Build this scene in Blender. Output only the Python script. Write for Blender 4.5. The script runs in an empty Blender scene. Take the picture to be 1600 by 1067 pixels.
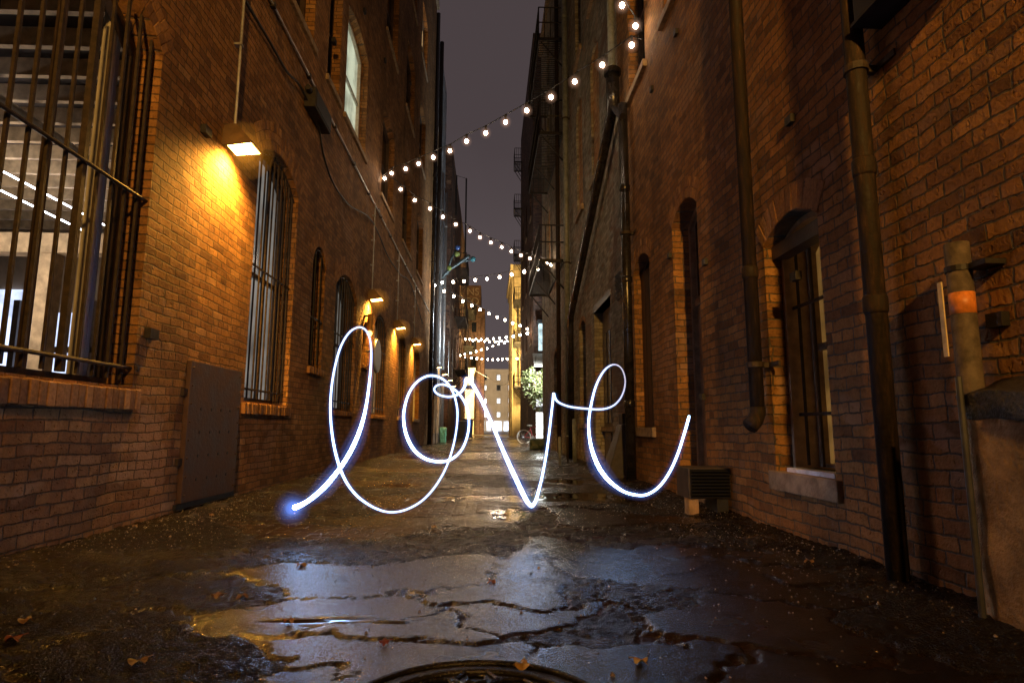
import bpy, bmesh, math, random
import numpy as np
from mathutils import Vector, Matrix, noise as mnoise
from mathutils.geometry import delaunay_2d_cdt
random.seed(7); np.random.seed(7)
S = bpy.context.scene
COL = S.collection
rad = math.radians

# ------------------------------------------------------------------ camera
F = 940.0; EYE = Vector((0, 0, .76)); VX, VY = 763.0, 668.0; ROLL = .0087
_d = Vector(((VX-800)/F, -(VY-533.5)/F, -1)).normalized()
_z = Vector((math.sin(ROLL), math.cos(ROLL), 0)); _z = (_z - _d*_z.dot(_d)).normalized()
_x = _d.cross(_z)
ROT = Matrix((_x, _d, _z))                      # camera space -> world space
cam = bpy.data.cameras.new('camera'); co = bpy.data.objects.new('camera', cam); COL.objects.link(co)
cam.sensor_width = 36; cam.lens = 36*F/1600; cam.clip_start = .02; cam.clip_end = 3000
co.matrix_world = Matrix.Translation(EYE) @ ROT.to_4x4()
S.camera = co

# ------------------------------------------------------------------ world, exposure
w = bpy.data.worlds.new('World'); S.world = w; w.use_nodes = True
nt = w.node_tree; nt.nodes.clear()
out = nt.nodes.new('ShaderNodeOutputWorld'); bg = nt.nodes.new('ShaderNodeBackground')
tc = nt.nodes.new('ShaderNodeTexCoord'); sep = nt.nodes.new('ShaderNodeSeparateXYZ')
mr = nt.nodes.new('ShaderNodeMapRange'); mr.inputs['From Min'].default_value = 0; mr.inputs['From Max'].default_value = .7
cr = nt.nodes.new('ShaderNodeValToRGB')
cr.color_ramp.elements[0].color = (.125, .100, .104, 1); cr.color_ramp.elements[1].color = (.066, .050, .053, 1)
nz = nt.nodes.new('ShaderNodeTexNoise'); nz.inputs['Scale'].default_value = 2.5; nz.inputs['Detail'].default_value = 4
mx = nt.nodes.new('ShaderNodeMath'); mx.operation = 'MULTIPLY_ADD'; mx.inputs[1].default_value = .7; 
nt.links.new(tc.outputs['Generated'], sep.inputs[0]); nt.links.new(sep.outputs['Z'], mr.inputs['Value'])
nt.links.new(tc.outputs['Generated'], nz.inputs['Vector'])
nt.links.new(nz.outputs['Fac'], mx.inputs[0]); nt.links.new(mr.outputs[0], mx.inputs[2])
nt.links.new(mx.outputs[0], cr.inputs[0]); nt.links.new(cr.outputs[0], bg.inputs['Color'])
bg.inputs['Strength'].default_value = 1.0
nt.links.new(bg.outputs[0], out.inputs['Surface'])
S.view_settings.view_transform = 'Standard'; S.view_settings.look = 'None'
S.view_settings.exposure = 0; S.view_settings.gamma = 1
S.cycles.use_denoising = True
try: S.cycles.denoiser = 'OPENIMAGEDENOISE'
except Exception: pass
S.cycles.denoising_prefilter = 'ACCURATE'; S.cycles.max_bounces = 6; S.cycles.diffuse_bounces = 3; S.cycles.glossy_bounces = 3; S.cycles.volume_bounces = 0
S.cycles.sample_clamp_indirect = 4; S.cycles.caustics_reflective = False; S.cycles.caustics_refractive = False
S.cycles.use_light_tree = True

# ------------------------------------------------------------------ pixel of the photograph -> point on a real plane
def ray(px, py): return ROT @ Vector(((px-800)/F, (533.5-py)/F, -1))
def onx(px, py, X):
    r = ray(px, py); t = X/r.x; return Vector((X, r.y*t, EYE.z+r.z*t))
def ony(px, py, Y):
    r = ray(px, py); t = Y/r.y; return Vector((r.x*t, Y, EYE.z+r.z*t))
def onz(px, py, Z=0.0):
    r = ray(px, py); t = (Z-EYE.z)/r.z; return Vector((r.x*t, r.y*t, Z))
LX, RX = -2.65, 2.12
def L(px, py, o=0): return onx(px, py, LX+o)
def Rr(px, py, o=0): return onx(px, py, RX-o)

# ------------------------------------------------------------------ mesh helpers
def tag(o, label=None, cat=None, group=None, kind=None):
    if label: o['label'] = label
    if cat: o['category'] = cat
    if group: o['group'] = group
    if kind: o['kind'] = kind
    return o
def thing(name, label, cat, loc=(0, 0, 0), group=None):
    o = bpy.data.objects.new(name, None); COL.objects.link(o); o.location = loc
    o.empty_display_size = .1
    return tag(o, label, cat, group)
def rootloc(p):
    v = Vector((0, 0, 0))
    while p is not None: v += p.location; p = p.parent
    return v
class MB:
    def __init__(s): s.v = []; s.f = []
    def add(s, vs, fs):
        n = len(s.v); s.v += [tuple(v) for v in vs]; s.f += [tuple(i+n for i in f) for f in fs]; return s
    def box(s, a, b):
        x0, y0, z0 = [min(a[i], b[i]) for i in range(3)]; x1, y1, z1 = [max(a[i], b[i]) for i in range(3)]
        return s.add([(x0,y0,z0),(x1,y0,z0),(x1,y1,z0),(x0,y1,z0),(x0,y0,z1),(x1,y0,z1),(x1,y1,z1),(x0,y1,z1)],
                     [(0,3,2,1),(4,5,6,7),(0,1,5,4),(1,2,6,5),(2,3,7,6),(3,0,4,7)])
    def obox(s, c, ax, ay, az):      # centre and three half axes
        c, ax, ay, az = map(Vector, (c, ax, ay, az))
        vs = [c+ax*i+ay*j+az*k for k in (-1,1) for (i,j) in ((-1,-1),(1,-1),(1,1),(-1,1))]
        return s.add(vs, [(0,3,2,1),(4,5,6,7),(0,1,5,4),(1,2,6,5),(2,3,7,6),(3,0,4,7)])
    def tube(s, pts, r, n=10, caps=True):
        pts = [Vector(p) for p in pts]; rs = r if isinstance(r, (list, tuple)) else [r]*len(pts)
        up = None; base = len(s.v); m = len(pts)
        for i, p in enumerate(pts):
            t = (pts[min(i+1, m-1)]-pts[max(i-1, 0)])
            t = t.normalized() if t.length > 1e-9 else Vector((0, 0, 1))
            if up is None:
                up = Vector((0, 0, 1)) if abs(t.z) < .9 else Vector((1, 0, 0))
            a = (up - t*up.dot(t)).normalized(); up = a; b = t.cross(a)
            for k in range(n):
                q = 2*math.pi*k/n; s.v.append(tuple(p+(a*math.cos(q)+b*math.sin(q))*rs[i]))
        for i in range(m-1):
            for k in range(n):
                a0 = base+i*n+k; a1 = base+i*n+(k+1) % n
                s.f.append((a0, a1, a1+n, a0+n))
        if caps:
            s.f.append(tuple(base+k for k in range(n))[::-1]); s.f.append(tuple(base+(m-1)*n+k for k in range(n)))
        return s
    def ball(s, c, r, nu=10, nv=7, sc=(1, 1, 1)):
        b = len(s.v); c = Vector(c)
        s.v.append((c.x, c.y, c.z-r*sc[2]))
        for j in range(1, nv):
            t = math.pi*j/nv
            for i in range(nu):
                q = 2*math.pi*i/nu
                s.v.append((c.x+r*sc[0]*math.sin(t)*math.cos(q), c.y+r*sc[1]*math.sin(t)*math.sin(q), c.z-r*sc[2]*math.cos(t)))
        s.v.append((c.x, c.y, c.z+r*sc[2])); e = len(s.v)-1
        for i in range(nu):
            s.f.append((b, b+1+(i+1) % nu, b+1+i)); s.f.append((e, e-nu+i, e-nu+(i+1) % nu))
        for j in range(nv-2):
            for i in range(nu):
                a = b+1+j*nu+i; d = b+1+j*nu+(i+1) % nu
                s.f.append((a, d, d+nu, a+nu))
        return s
    def build(s, name, mat, parent=None, smooth=False, bevel=0):
        v0 = rootloc(parent)
        me = bpy.data.meshes.new(name)
        me.from_pydata([(x-v0.x, y-v0.y, z-v0.z) for x, y, z in s.v], [], s.f); me.update()
        if mat: me.materials.append(mat)
        if smooth: me.polygons.foreach_set('use_smooth', [True]*len(me.polygons))
        o = bpy.data.objects.new(name, me); COL.objects.link(o); o.parent = parent
        if bevel:
            m = o.modifiers.new('bevel', 'BEVEL'); m.width = bevel; m.segments = 2; m.limit_method = 'ANGLE'
        return o

# ------------------------------------------------------------------ node helpers
class Nd:
    """socket wrapper: python arithmetic makes math nodes"""
    def __init__(s, T, sock): s.T = T; s.s = sock
    def _m(s, op, *o):
        n = s.T.nodes.new('ShaderNodeMath'); n.operation = op
        for i, q in enumerate((s,)+o):
            if isinstance(q, Nd): s.T.links.new(q.s, n.inputs[i])
            else: n.inputs[i].default_value = q
        return Nd(s.T, n.outputs[0])
    def __add__(s, o): return s._m('ADD', o)
    def __radd__(s, o): return s._m('ADD', o)
    def __sub__(s, o): return s._m('SUBTRACT', o)
    def __rsub__(s, o): return (s*-1)+o
    def __mul__(s, o): return s._m('MULTIPLY', o)
    def __rmul__(s, o): return s._m('MULTIPLY', o)
    def __truediv__(s, o): return s._m('DIVIDE', o)
    def floor(s): return s._m('FLOOR')
    def fract(s): return s._m('FRACT')
    def min(s, o): return s._m('MINIMUM', o)
    def max(s, o): return s._m('MAXIMUM', o)
    def pw(s, o): return s._m('POWER', o)
    def lt(s, o): return s._m('LESS_THAN', o)
    def gt(s, o): return s._m('GREATER_THAN', o)
    def step(s, a, b, c=0.0, d=1.0):
        n = s.T.nodes.new('ShaderNodeMapRange'); n.interpolation_type = 'SMOOTHSTEP'
        s.T.links.new(s.s, n.inputs['Value'])
        for k, q in zip(('From Min', 'From Max', 'To Min', 'To Max'), (a, b, c, d)):
            if isinstance(q, Nd): s.T.links.new(q.s, n.inputs[k])
            else: n.inputs[k].default_value = q
        return Nd(s.T, n.outputs[0])
class Mat:
    def __init__(s, name):
        s.m = bpy.data.materials.new(name); s.m.use_nodes = True; s.T = s.m.node_tree
        s.p = s.T.nodes['Principled BSDF']
    def coord(s):
        n = s.T.nodes.new('ShaderNodeTexCoord'); return n.outputs['Object']
    def xyz(s):
        n = s.T.nodes.new('ShaderNodeSeparateXYZ'); s.T.links.new(s.coord(), n.inputs[0])
        return [Nd(s.T, n.outputs[i]) for i in range(3)]
    def vec(s, *c):
        n = s.T.nodes.new('ShaderNodeCombineXYZ')
        for i, q in enumerate(c):
            if isinstance(q, Nd): s.T.links.new(q.s, n.inputs[i])
            else: n.inputs[i].default_value = q
        return n.outputs[0]
    def noise(s, scale, detail=3, rough=.55, v=None, dist=0):
        n = s.T.nodes.new('ShaderNodeTexNoise'); n.inputs['Scale'].default_value = scale
        n.inputs['Detail'].default_value = detail; n.inputs['Roughness'].default_value = rough
        n.inputs['Distortion'].default_value = dist
        s.T.links.new(v or s.coord(), n.inputs['Vector']); return Nd(s.T, n.outputs['Fac'])
    def white(s, v):
        n = s.T.nodes.new('ShaderNodeTexWhiteNoise'); n.noise_dimensions = '3D'; s.T.links.new(v, n.inputs['Vector'])
        sp = s.T.nodes.new('ShaderNodeSeparateColor'); s.T.links.new(n.outputs['Color'], sp.inputs[0])
        return [Nd(s.T, sp.outputs[i]) for i in range(3)]
    def voro(s, scale, feature='F1', v=None, rnd=1):
        n = s.T.nodes.new('ShaderNodeTexVoronoi'); n.feature = feature; n.inputs['Scale'].default_value = scale
        n.inputs['Randomness'].default_value = rnd
        s.T.links.new(v or s.coord(), n.inputs['Vector']); return Nd(s.T, n.outputs['Distance'])
    def attr(s, name):
        n = s.T.nodes.new('ShaderNodeAttribute'); n.attribute_name = name; return Nd(s.T, n.outputs['Fac'])
    def island(s):
        n = s.T.nodes.new('ShaderNodeNewGeometry'); return Nd(s.T, n.outputs['Random Per Island'])
    def ramp(s, f, stops):
        n = s.T.nodes.new('ShaderNodeValToRGB'); e = n.color_ramp.elements
        while len(e) > 1: e.remove(e[-1])
        e[0].position = stops[0][0]; e[0].color = (*stops[0][1], 1)
        for p_, c in stops[1:]:
            q = e.new(p_); q.color = (*c, 1)
        s.T.links.new(f.s, n.inputs[0]); return n.outputs[0]
    def mix(s, f, a, b, mode='MIX'):
        n = s.T.nodes.new('ShaderNodeMix'); n.data_type = 'RGBA'; n.blend_type = mode
        for i, q in ((0, f), (6, a), (7, b)):
            if isinstance(q, Nd): s.T.links.new(q.s, n.inputs[i])
            elif isinstance(q, bpy.types.NodeSocket): s.T.links.new(q, n.inputs[i])
            elif isinstance(q, (int, float)): n.inputs[i].default_value = q if i == 0 else (q, q, q, 1)
            else: n.inputs[i].default_value = (*q, 1)
        return n.outputs[2]
    def set(s, k, q):
        if isinstance(q, Nd): s.T.links.new(q.s, s.p.inputs[k])
        elif isinstance(q, bpy.types.NodeSocket): s.T.links.new(q, s.p.inputs[k])
        elif isinstance(q, tuple): s.p.inputs[k].default_value = (*q, 1)
        else: s.p.inputs[k].default_value = q
        return s
    def bump(s, h, dist=1.0, strength=1.0):
        n = s.T.nodes.new('ShaderNodeBump'); n.inputs['Distance'].default_value = dist; n.inputs['Strength'].default_value = strength
        s.T.links.new(h.s, n.inputs['Height']); s.T.links.new(n.outputs[0], s.p.inputs['Normal']); return s

def brick_mat(name, stops, mortar, bw=.215, bh=.072, prot=.006, wob=1.0, stain=.6, rough=.85, patch=None, mort=.0048):
    m = Mat(name); x, y, z = m.xyz(); u = x+y
    wl = m.noise(.9, 2); wf = m.noise(9, 2); wf2 = m.noise(11, 2, v=m.vec(y, z, x))
    z2 = z+(wl-.5)*(.07*wob)+(wf-.5)*(.018*wob); u2 = u+(wf2-.5)*(.02*wob)
    rz = z2/bh; row = rz.floor(); fz = rz.fract()
    hdr = (row/6.0).fract().lt(.1)
    wd = hdr*(-bw*.5)+bw
    jr = m.white(m.vec(row, 3.3, 1.0))
    ur = u2/wd+row*.5+jr[0]*.18
    colm = ur.floor(); fu = ur.fract()
    dz = fz.min(1-fz)*bh; du = fu.min(1-fu)*wd; d = du.min(dz)
    rnd = m.white(m.vec(colm, row, 7.7))
    nf = m.noise(55, 4, .6); nm = m.noise(16, 3, .6); nb = m.noise(1.1, 4, .6)
    msk = (d+(nm-.5)*.009).step(mort*.55, mort*1.5)
    c = m.ramp(rnd[0], stops)
    c = m.mix(.75, c, m.ramp(nf*.5+nm*.5, [(.3, (.45, .45, .45)), (.5, (.9, .9, .9)), (.7, (1.35, 1.3, 1.2))]), 'MULTIPLY')
    mc = m.mix(.6, mortar, m.ramp(nf, [(.35, (.5, .5, .5)), (.65, (1.3, 1.3, 1.3))]), 'MULTIPLY')
    c = m.mix(msk, mc, c)
    c = m.mix(stain, c, m.ramp(nb, [(.34, (.38, .36, .36)), (.5, (.85, .85, .85)), (.66, (1.25, 1.2, 1.15))]), 'MULTIPLY')
    stk = m.noise(1, 5, .65, v=m.vec(u*2.2, z*.22, 3.0))
    c = m.mix(.55, c, m.ramp(stk, [(.33, (.45, .42, .40)), (.48, (.95, .95, .95)), (.7, (1.1, 1.1, 1.1))]), 'MULTIPLY')
    rep = m.noise(.75, 3, .7, v=m.vec(u, z*1.4, 9.0)).step(.60, .63)
    c = m.mix(rep*msk*.45, c, m.mix(.5, (.42, .26, .15), m.ramp(rnd[2], [(0, (.2, .11, .07)), (1, (.5, .3, .17))])))
    eff = (m.noise(2.6, 6, .75).step(.58, .72))*(m.noise(30, 3, .7).step(.4, .6))
    c = m.mix(eff*.22, c, (.42, .34, .27))
    if patch:
        f = m.noise(.55, 5, .65, dist=.4).step(.56, .64); c = m.mix(f*.7, c, patch)
    m.set('Base Color', c).set('Roughness', rough).set('Specular IOR Level', .3)
    chip = m.noise(24, 2, .5).step(.62, .70)
    h = msk*(rnd[1]*prot*1.6+prot*.9)+(nf-.5)*.006+(nm-.5)*.009-chip*.010+(m.noise(3, 2)-.5)*.02
    m.bump(h); return m.m

def simple(name, col, rough=.6, metal=0, var=.25, sc=12, bump=0, bsc=60, spec=.5):
    m = Mat(name); n = m.noise(sc, 4, .6)
    lo = tuple(max(0, c*(1-var)) for c in col); hi = tuple(c*(1+var) for c in col)
    m.set('Base Color', m.ramp(n, [(.35, lo), (.65, hi)])).set('Roughness', rough).set('Metallic', metal).set('Specular IOR Level', spec)
    if bump: m.bump(m.noise(bsc, 4, .6)*bump)
    return m.m
def emit(name, col, st, base=(.8, .8, .8)):
    m = Mat(name); m.set('Base Color', base).set('Emission Color', col).set('Emission Strength', st); return m.m
def lit_pane(name, col, st, sc=3.0):
    m = Mat(name); n = m.noise(sc, 3, .6)
    m.set('Base Color', (.05, .05, .05)).set('Roughness', .15).set('Emission Color', col).set('Emission Strength', n.step(.3, .7, st*.45, st*1.3)); return m.m

BR_L = brick_mat('brick_brown', [(0, (.19, .09, .035)), (.25, (.28, .135, .045)), (.5, (.34, .17, .06)), (.75, (.39, .2, .07)), (.93, (.28, .13, .05)), (1, (.46, .26, .11))], (.13, .085, .05), prot=.008, wob=1.2)
BR_R = brick_mat('brick_red', [(0, (.17, .085, .035)), (.12, (.27, .13, .045)), (.45, (.34, .165, .055)), (.75, (.39, .19, .06)), (.93, (.47, .24, .08)), (1, (.27, .15, .08))], (.13, .105, .075), prot=.005, wob=1.6, bw=.215, bh=.071)
BR_RING = Mat('brick_voussoir')
_i = BR_RING.island()
BR_RING.set('Base Color', BR_RING.mix(.7, BR_RING.ramp(_i, [(0, (.15, .07, .03)), (.3, (.26, .125, .045)), (.7, (.33, .165, .06)), (1, (.40, .21, .08))]), BR_RING.ramp(BR_RING.noise(40, 4), [(.3, (.5, .5, .5)), (.7, (1.3, 1.3, 1.3))]), 'MULTIPLY')).set('Roughness', .85)
BR_RING.bump(BR_RING.noise(50, 4)*.006+BR_RING.noise(14, 2)*.008); BR_RING = BR_RING.m
BR_G = brick_mat('brick_grey_wash', [(0, (.20, .17, .12)), (.3, (.31, .28, .21)), (.6, (.38, .35, .27)), (.85, (.45, .42, .34)), (1, (.32, .2, .12))], (.2, .18, .14), prot=.005, patch=(.2, .11, .06))
BR_INF = brick_mat('brick_infill', [(0, (.4, .18, .06)), (.5, (.6, .29, .10)), (1, (.62, .42, .2))], (.3, .25, .18), stain=.2)
BR_PALE = brick_mat('brick_pale_paint', [(0, (.26, .27, .30)), (.5, (.36, .38, .43)), (1, (.42, .43, .46))], (.24, .25, .28), prot=.004, patch=(.25, .17, .10))
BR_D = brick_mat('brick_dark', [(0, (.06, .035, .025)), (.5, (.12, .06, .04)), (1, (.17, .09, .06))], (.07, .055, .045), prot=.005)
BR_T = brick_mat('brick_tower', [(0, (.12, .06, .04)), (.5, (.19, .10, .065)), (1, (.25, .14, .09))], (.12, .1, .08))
STONE = simple('sill_stone', (.30, .22, .14), .8, var=.35, sc=9, bump=.012, bsc=35)
STONE_Y = simple('limestone', (.50, .40, .24), .8, var=.2, sc=2, bump=.01, bsc=12)
STONE_B = simple('beige_masonry', (.40, .33, .25), .85, var=.15, sc=.4)
CONC = simple('rough_concrete', (.40, .25, .11), .9, var=.4, sc=7, bump=.02, bsc=45)
TAR = simple('tar_crust', (.05, .04, .035), .45, var=.6, sc=30, bump=.04, bsc=60)
IRON = simple('black_iron', (.018, .015, .014), .55, .15, var=.5, sc=14, bump=.002)
BRONZE = simple('rusty_bars', (.035, .022, .015), .65, .1, var=.5, sc=20, bump=.003)
PIPE = Mat('rusty_downspout')
_x, _y, _z = PIPE.xyz(); _n = PIPE.noise(9, 6, .75, v=PIPE.vec(_x*4, _y*4, _z*.7)); PIPE.set('Base Color', PIPE.ramp(_n, [(.3, (.012, .009, .008)), (.5, (.022, .015, .011)), (.6, (.04, .023, .014)), (.75, (.10, .06, .033))])).set('Roughness', _n.step(.3, .7, .55, .9)).set('Specular IOR Level', .25)
PIPE.bump(PIPE.noise(40, 4)*.004); PIPE = PIPE.m
BLACKPIPE = simple('black_glossy_pipe', (.018, .016, .016), .22, 0, var=.5, sc=8, bump=.003, bsc=25)
GREYPIPE = simple('grey_green_pipe', (.17, .19, .18), .45, 0, var=.3, sc=10)
WHITEPIPE = simple('galvanised_conduit', (.42, .42, .42), .35, .6, var=.25, sc=12)
WOODBR = simple('brown_painted_wood', (.24, .155, .085), .5, var=.35, sc=8, bump=.003)
WOODDK = simple('dark_painted_wood', (.045, .028, .02), .45, var=.35, sc=8, bump=.003)
TIMBER = simple('pale_timber', (.42, .30, .18), .75, var=.3, sc=7)
PLATE = Mat('rusted_iron_plate')
_n = PLATE.noise(5, 6, .7); PLATE.set('Base Color', PLATE.ramp(_n, [(.3, (.05, .03, .022)), (.5, (.10, .055, .035)), (.7, (.15, .085, .05))])).set('Roughness', _n.step(.3, .7, .4, .7)).set('Metallic', .35)
PLATE.bump(PLATE.noise(30, 4)*.004); PLATE = PLATE.m
GLASS = simple('dark_window_glass', (.012, .013, .016), .08, 0, var=.2)
WHITEP = simple('white_painted_frame', (.45, .42, .36), .5, var=.2)
GREYBL = simple('grey_white_blind', (.42, .40, .38), .6, var=.15, sc=5)
BLACK = simple('black_metal', (.015, .015, .016), .5, var=.3)
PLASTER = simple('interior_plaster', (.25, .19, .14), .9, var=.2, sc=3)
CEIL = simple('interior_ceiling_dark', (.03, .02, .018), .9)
SODIUM = emit('sodium_lens', (1.0, .52, .10), 55)
SODIUM_FAR = emit('sodium_lens_far', (1.0, .60, .2), 30)
BULB = emit('warm_bulb', (1.0, .74, .50), 75)
TRAIL = emit('white_blue_light', (.50, .70, 1.0), 9)
TUBE = emit('fluorescent_tube', (.85, .86, .95), 16)
COOLLIT = lit_pane('cool_lit_window', (.62, .72, 1.0), 1.6, 2)
LIT_BARS = lit_pane('lit_pane_grey', (.85, .80, .72), .22, 1.5)
LIT_GREEN = lit_pane('lit_pane_greenish', (.78, .85, .62), .55, 1.5)
LIT_WARM = lit_pane('lit_pane_warm', (1.0, .62, .28), .8, 2)
LIT_WHITE = lit_pane('lit_pane_white', (.95, .97, 1.0), 1.6, 1)
SHOP = emit('shop_light', (.95, 1.0, .98), 10)

# ------------------------------------------------------------------ ground
def vnoise(X, Y, sc, seed=0, octs=3):
    rng = np.random.RandomState(seed); out = np.zeros_like(X); amp = 1; tot = 0
    for k in range(octs):
        g = rng.rand(256, 256); x = X*sc*2**k+37.3*k; y = Y*sc*2**k+11.1*k
        xi = np.floor(x).astype(int); yi = np.floor(y).astype(int); fx = x-xi; fy = y-yi
        fx = fx*fx*(3-2*fx); fy = fy*fy*(3-2*fy)
        a = g[xi % 256, yi % 256]; b = g[(xi+1) % 256, yi % 256]; c = g[xi % 256, (yi+1) % 256]; d = g[(xi+1) % 256, (yi+1) % 256]
        out += amp*((a*(1-fx)+b*fx)*(1-fy)+(c*(1-fx)+d*fx)*fy); tot += amp; amp *= .5
    return out/tot
def sstep(a, b, t): q = np.clip((t-a)/(b-a), 0, 1); return q*q*(3-2*q)
# slab outlines read off the photograph: seed points of the asphalt patches (x, y, height, kind 0 smooth / 1 coarse / 2 brick setts)
SEEDS = [(.25, 3.05, .012, 0), (-.75, 3.3, .004, 0), (.95, 3.25, .006, 0), (.3, 2.55, -.006, 1), (1.1, 2.5, .010, 0), (-.35, 2.25, .006, 0), (-1.15, 2.05, .004, 1), (-.9, 1.6, .004, 1), (.45, 2.1, .012, 0),
         (-1.3, 2.8, 0, 1), (-1.9, 2.3, .008, 1), (-1.6, 3.6, .01, 1), (-2.2, 3.4, .02, 1), (1.55, 3.2, .012, 0), (1.8, 2.5, .016, 1), (1.6, 4.0, .02, 1), (.7, 4.0, .004, 0),
         (-.2, 4.1, -.01, 1), (-1.0, 4.6, .004, 2), (-.7, 5.7, .004, 2), (-1.5, 5.6, .01, 1), (.3, 5.1, -.01, 1), (1.0, 5.2, .008, 0), (1.7, 5.6, .016, 1), (-.3, 7.0, .004, 2), (.5, 6.6, .002, 0),
         (1.4, 7.0, .01, 0), (-1.6, 7.4, .012, 1), (-1.0, 8.6, .006, 2), (.1, 8.8, .004, 1), (1.2, 9.0, .01, 0), (-1.9, 9.6, .015, 1), (-.5, 11, .005, 2), (.7, 11.4, .004, 0), (1.5, 12.4, .01, 1),
         (-1.5, 12.5, .01, 1), (0, 13.8, .005, 1), (1.0, 15.5, .006, 0), (-.9, 16, .006, 2), (.2, 18.5, .003, 0), (-1.6, 19, .01, 1), (1.4, 20, .008, 1), (0, 23, .005, 1), (1.2, 27, .008, 0), (-1.2, 27, .006, 1),
         (0, 34, .004, 0), (0, 44, .004, 1), (1.2, 52, .004, 0), (-.2, 1.3, 0, 0), (1.2, 1.5, .01, 1), (-1.4, 1.4, .006, 1)]
_r = random.Random(42)
for _k in range(26):
    _x0 = _r.uniform(-1.9, 1.9); _y0 = _r.uniform(1.7, 5.2)
    SEEDS.append((_x0, _y0, _r.uniform(-.006, .014), 1 if (_x0 < -1.0 and _r.random() < .8) or _r.random() < .22 else 0))
def ground_fields(X, Y):
    wx = (vnoise(X, Y, 1.6, 1, 4)-.5)*.55+(vnoise(X, Y, 9, 2, 4)-.5)*.16
    wy = (vnoise(X, Y, 1.6, 3, 4)-.5)*.55+(vnoise(X, Y, 9, 4, 4)-.5)*.16
    f1 = np.full(X.shape, 1e9); f2 = np.full(X.shape, 1e9); idx = np.zeros(X.shape, int)
    ysc = 1.0
    for i, (sx, sy, h, k) in enumerate(SEEDS):
        d = np.hypot((X+wx-sx)*.62, Y+wy*(1+Y*.05)-sy)
        closer = d < f1
        f2 = np.where(closer, f1, np.minimum(f2, d)); f1 = np.where(closer, d, f1); idx = np.where(closer, i, idx)
    edge = (f2-f1)*.5
    hs = np.array([s[2] for s in SEEDS])[idx]; kd = np.array([s[3] for s in SEEDS])[idx]
    return edge, hs, kd, idx
def ground_height(X, Y):
    edge, hs, kd, idx = ground_fields(X, Y)
    crackw = .004+.015*vnoise(X, Y, 2.2, 9, 2)**2
    strong = sstep(.30, .48, vnoise(X, Y, .9, 21, 2))
    crack = (1-sstep(crackw*.35, crackw, edge))*(.1+.9*strong)
    z = hs*.6*sstep(0, .02, edge)-crack*.012
    z = z+(vnoise(X, Y, 1.3, 5, 4)-.5)*.022+(vnoise(X, Y, 7, 6, 4)-.5)*.012
    coarse = np.where(kd == 1, 1.0, 0.0)
    wall = np.maximum(sstep(.75, .1, X-LX), sstep(.55, .05, RX-X))
    z = z+wall*(.03+.02*vnoise(X, Y, 3, 7, 3))
    coarse = np.maximum(coarse, sstep(.2, .6, wall))
    z = z+coarse*(vnoise(X, Y, 30, 8, 2)-.5)*.020
    pud = sstep(.66, .72, vnoise(X, Y, .9, 31, 3))*(1-wall)*sstep(5, 7, Y)
    for (cx, cy, rx, ry) in ((.2, 5.5, .22, .5), (-.65, 2.55, .28, .035), (-.5, 2.48, .2, .02)):
        pud = np.maximum(pud, sstep(1.15, .75, np.hypot((X-cx)/rx, (Y-cy)/ry)+(vnoise(X, Y, 4, 33, 3)-.5)*.7))
    z = z*(1-.6*pud)-.004*pud
    near = sstep(.62, .44, np.hypot(X+.03, Y-1.68)); z = z*(1-near)+.002*near; crack = crack*(1-near)
    global TONE; TONE = (np.random.RandomState(3).rand(len(SEEDS)))[idx]*sstep(0, .015, edge)+.5*(1-sstep(0, .015, edge))
    return z, crack, coarse, np.where(kd == 2, 1.0, 0.0)*sstep(0, .08, edge)*(1-wall), pud, wall
def gz(x, y):
    return float(ground_height(np.array([[x]]), np.array([[y]]))[0][0, 0])
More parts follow.
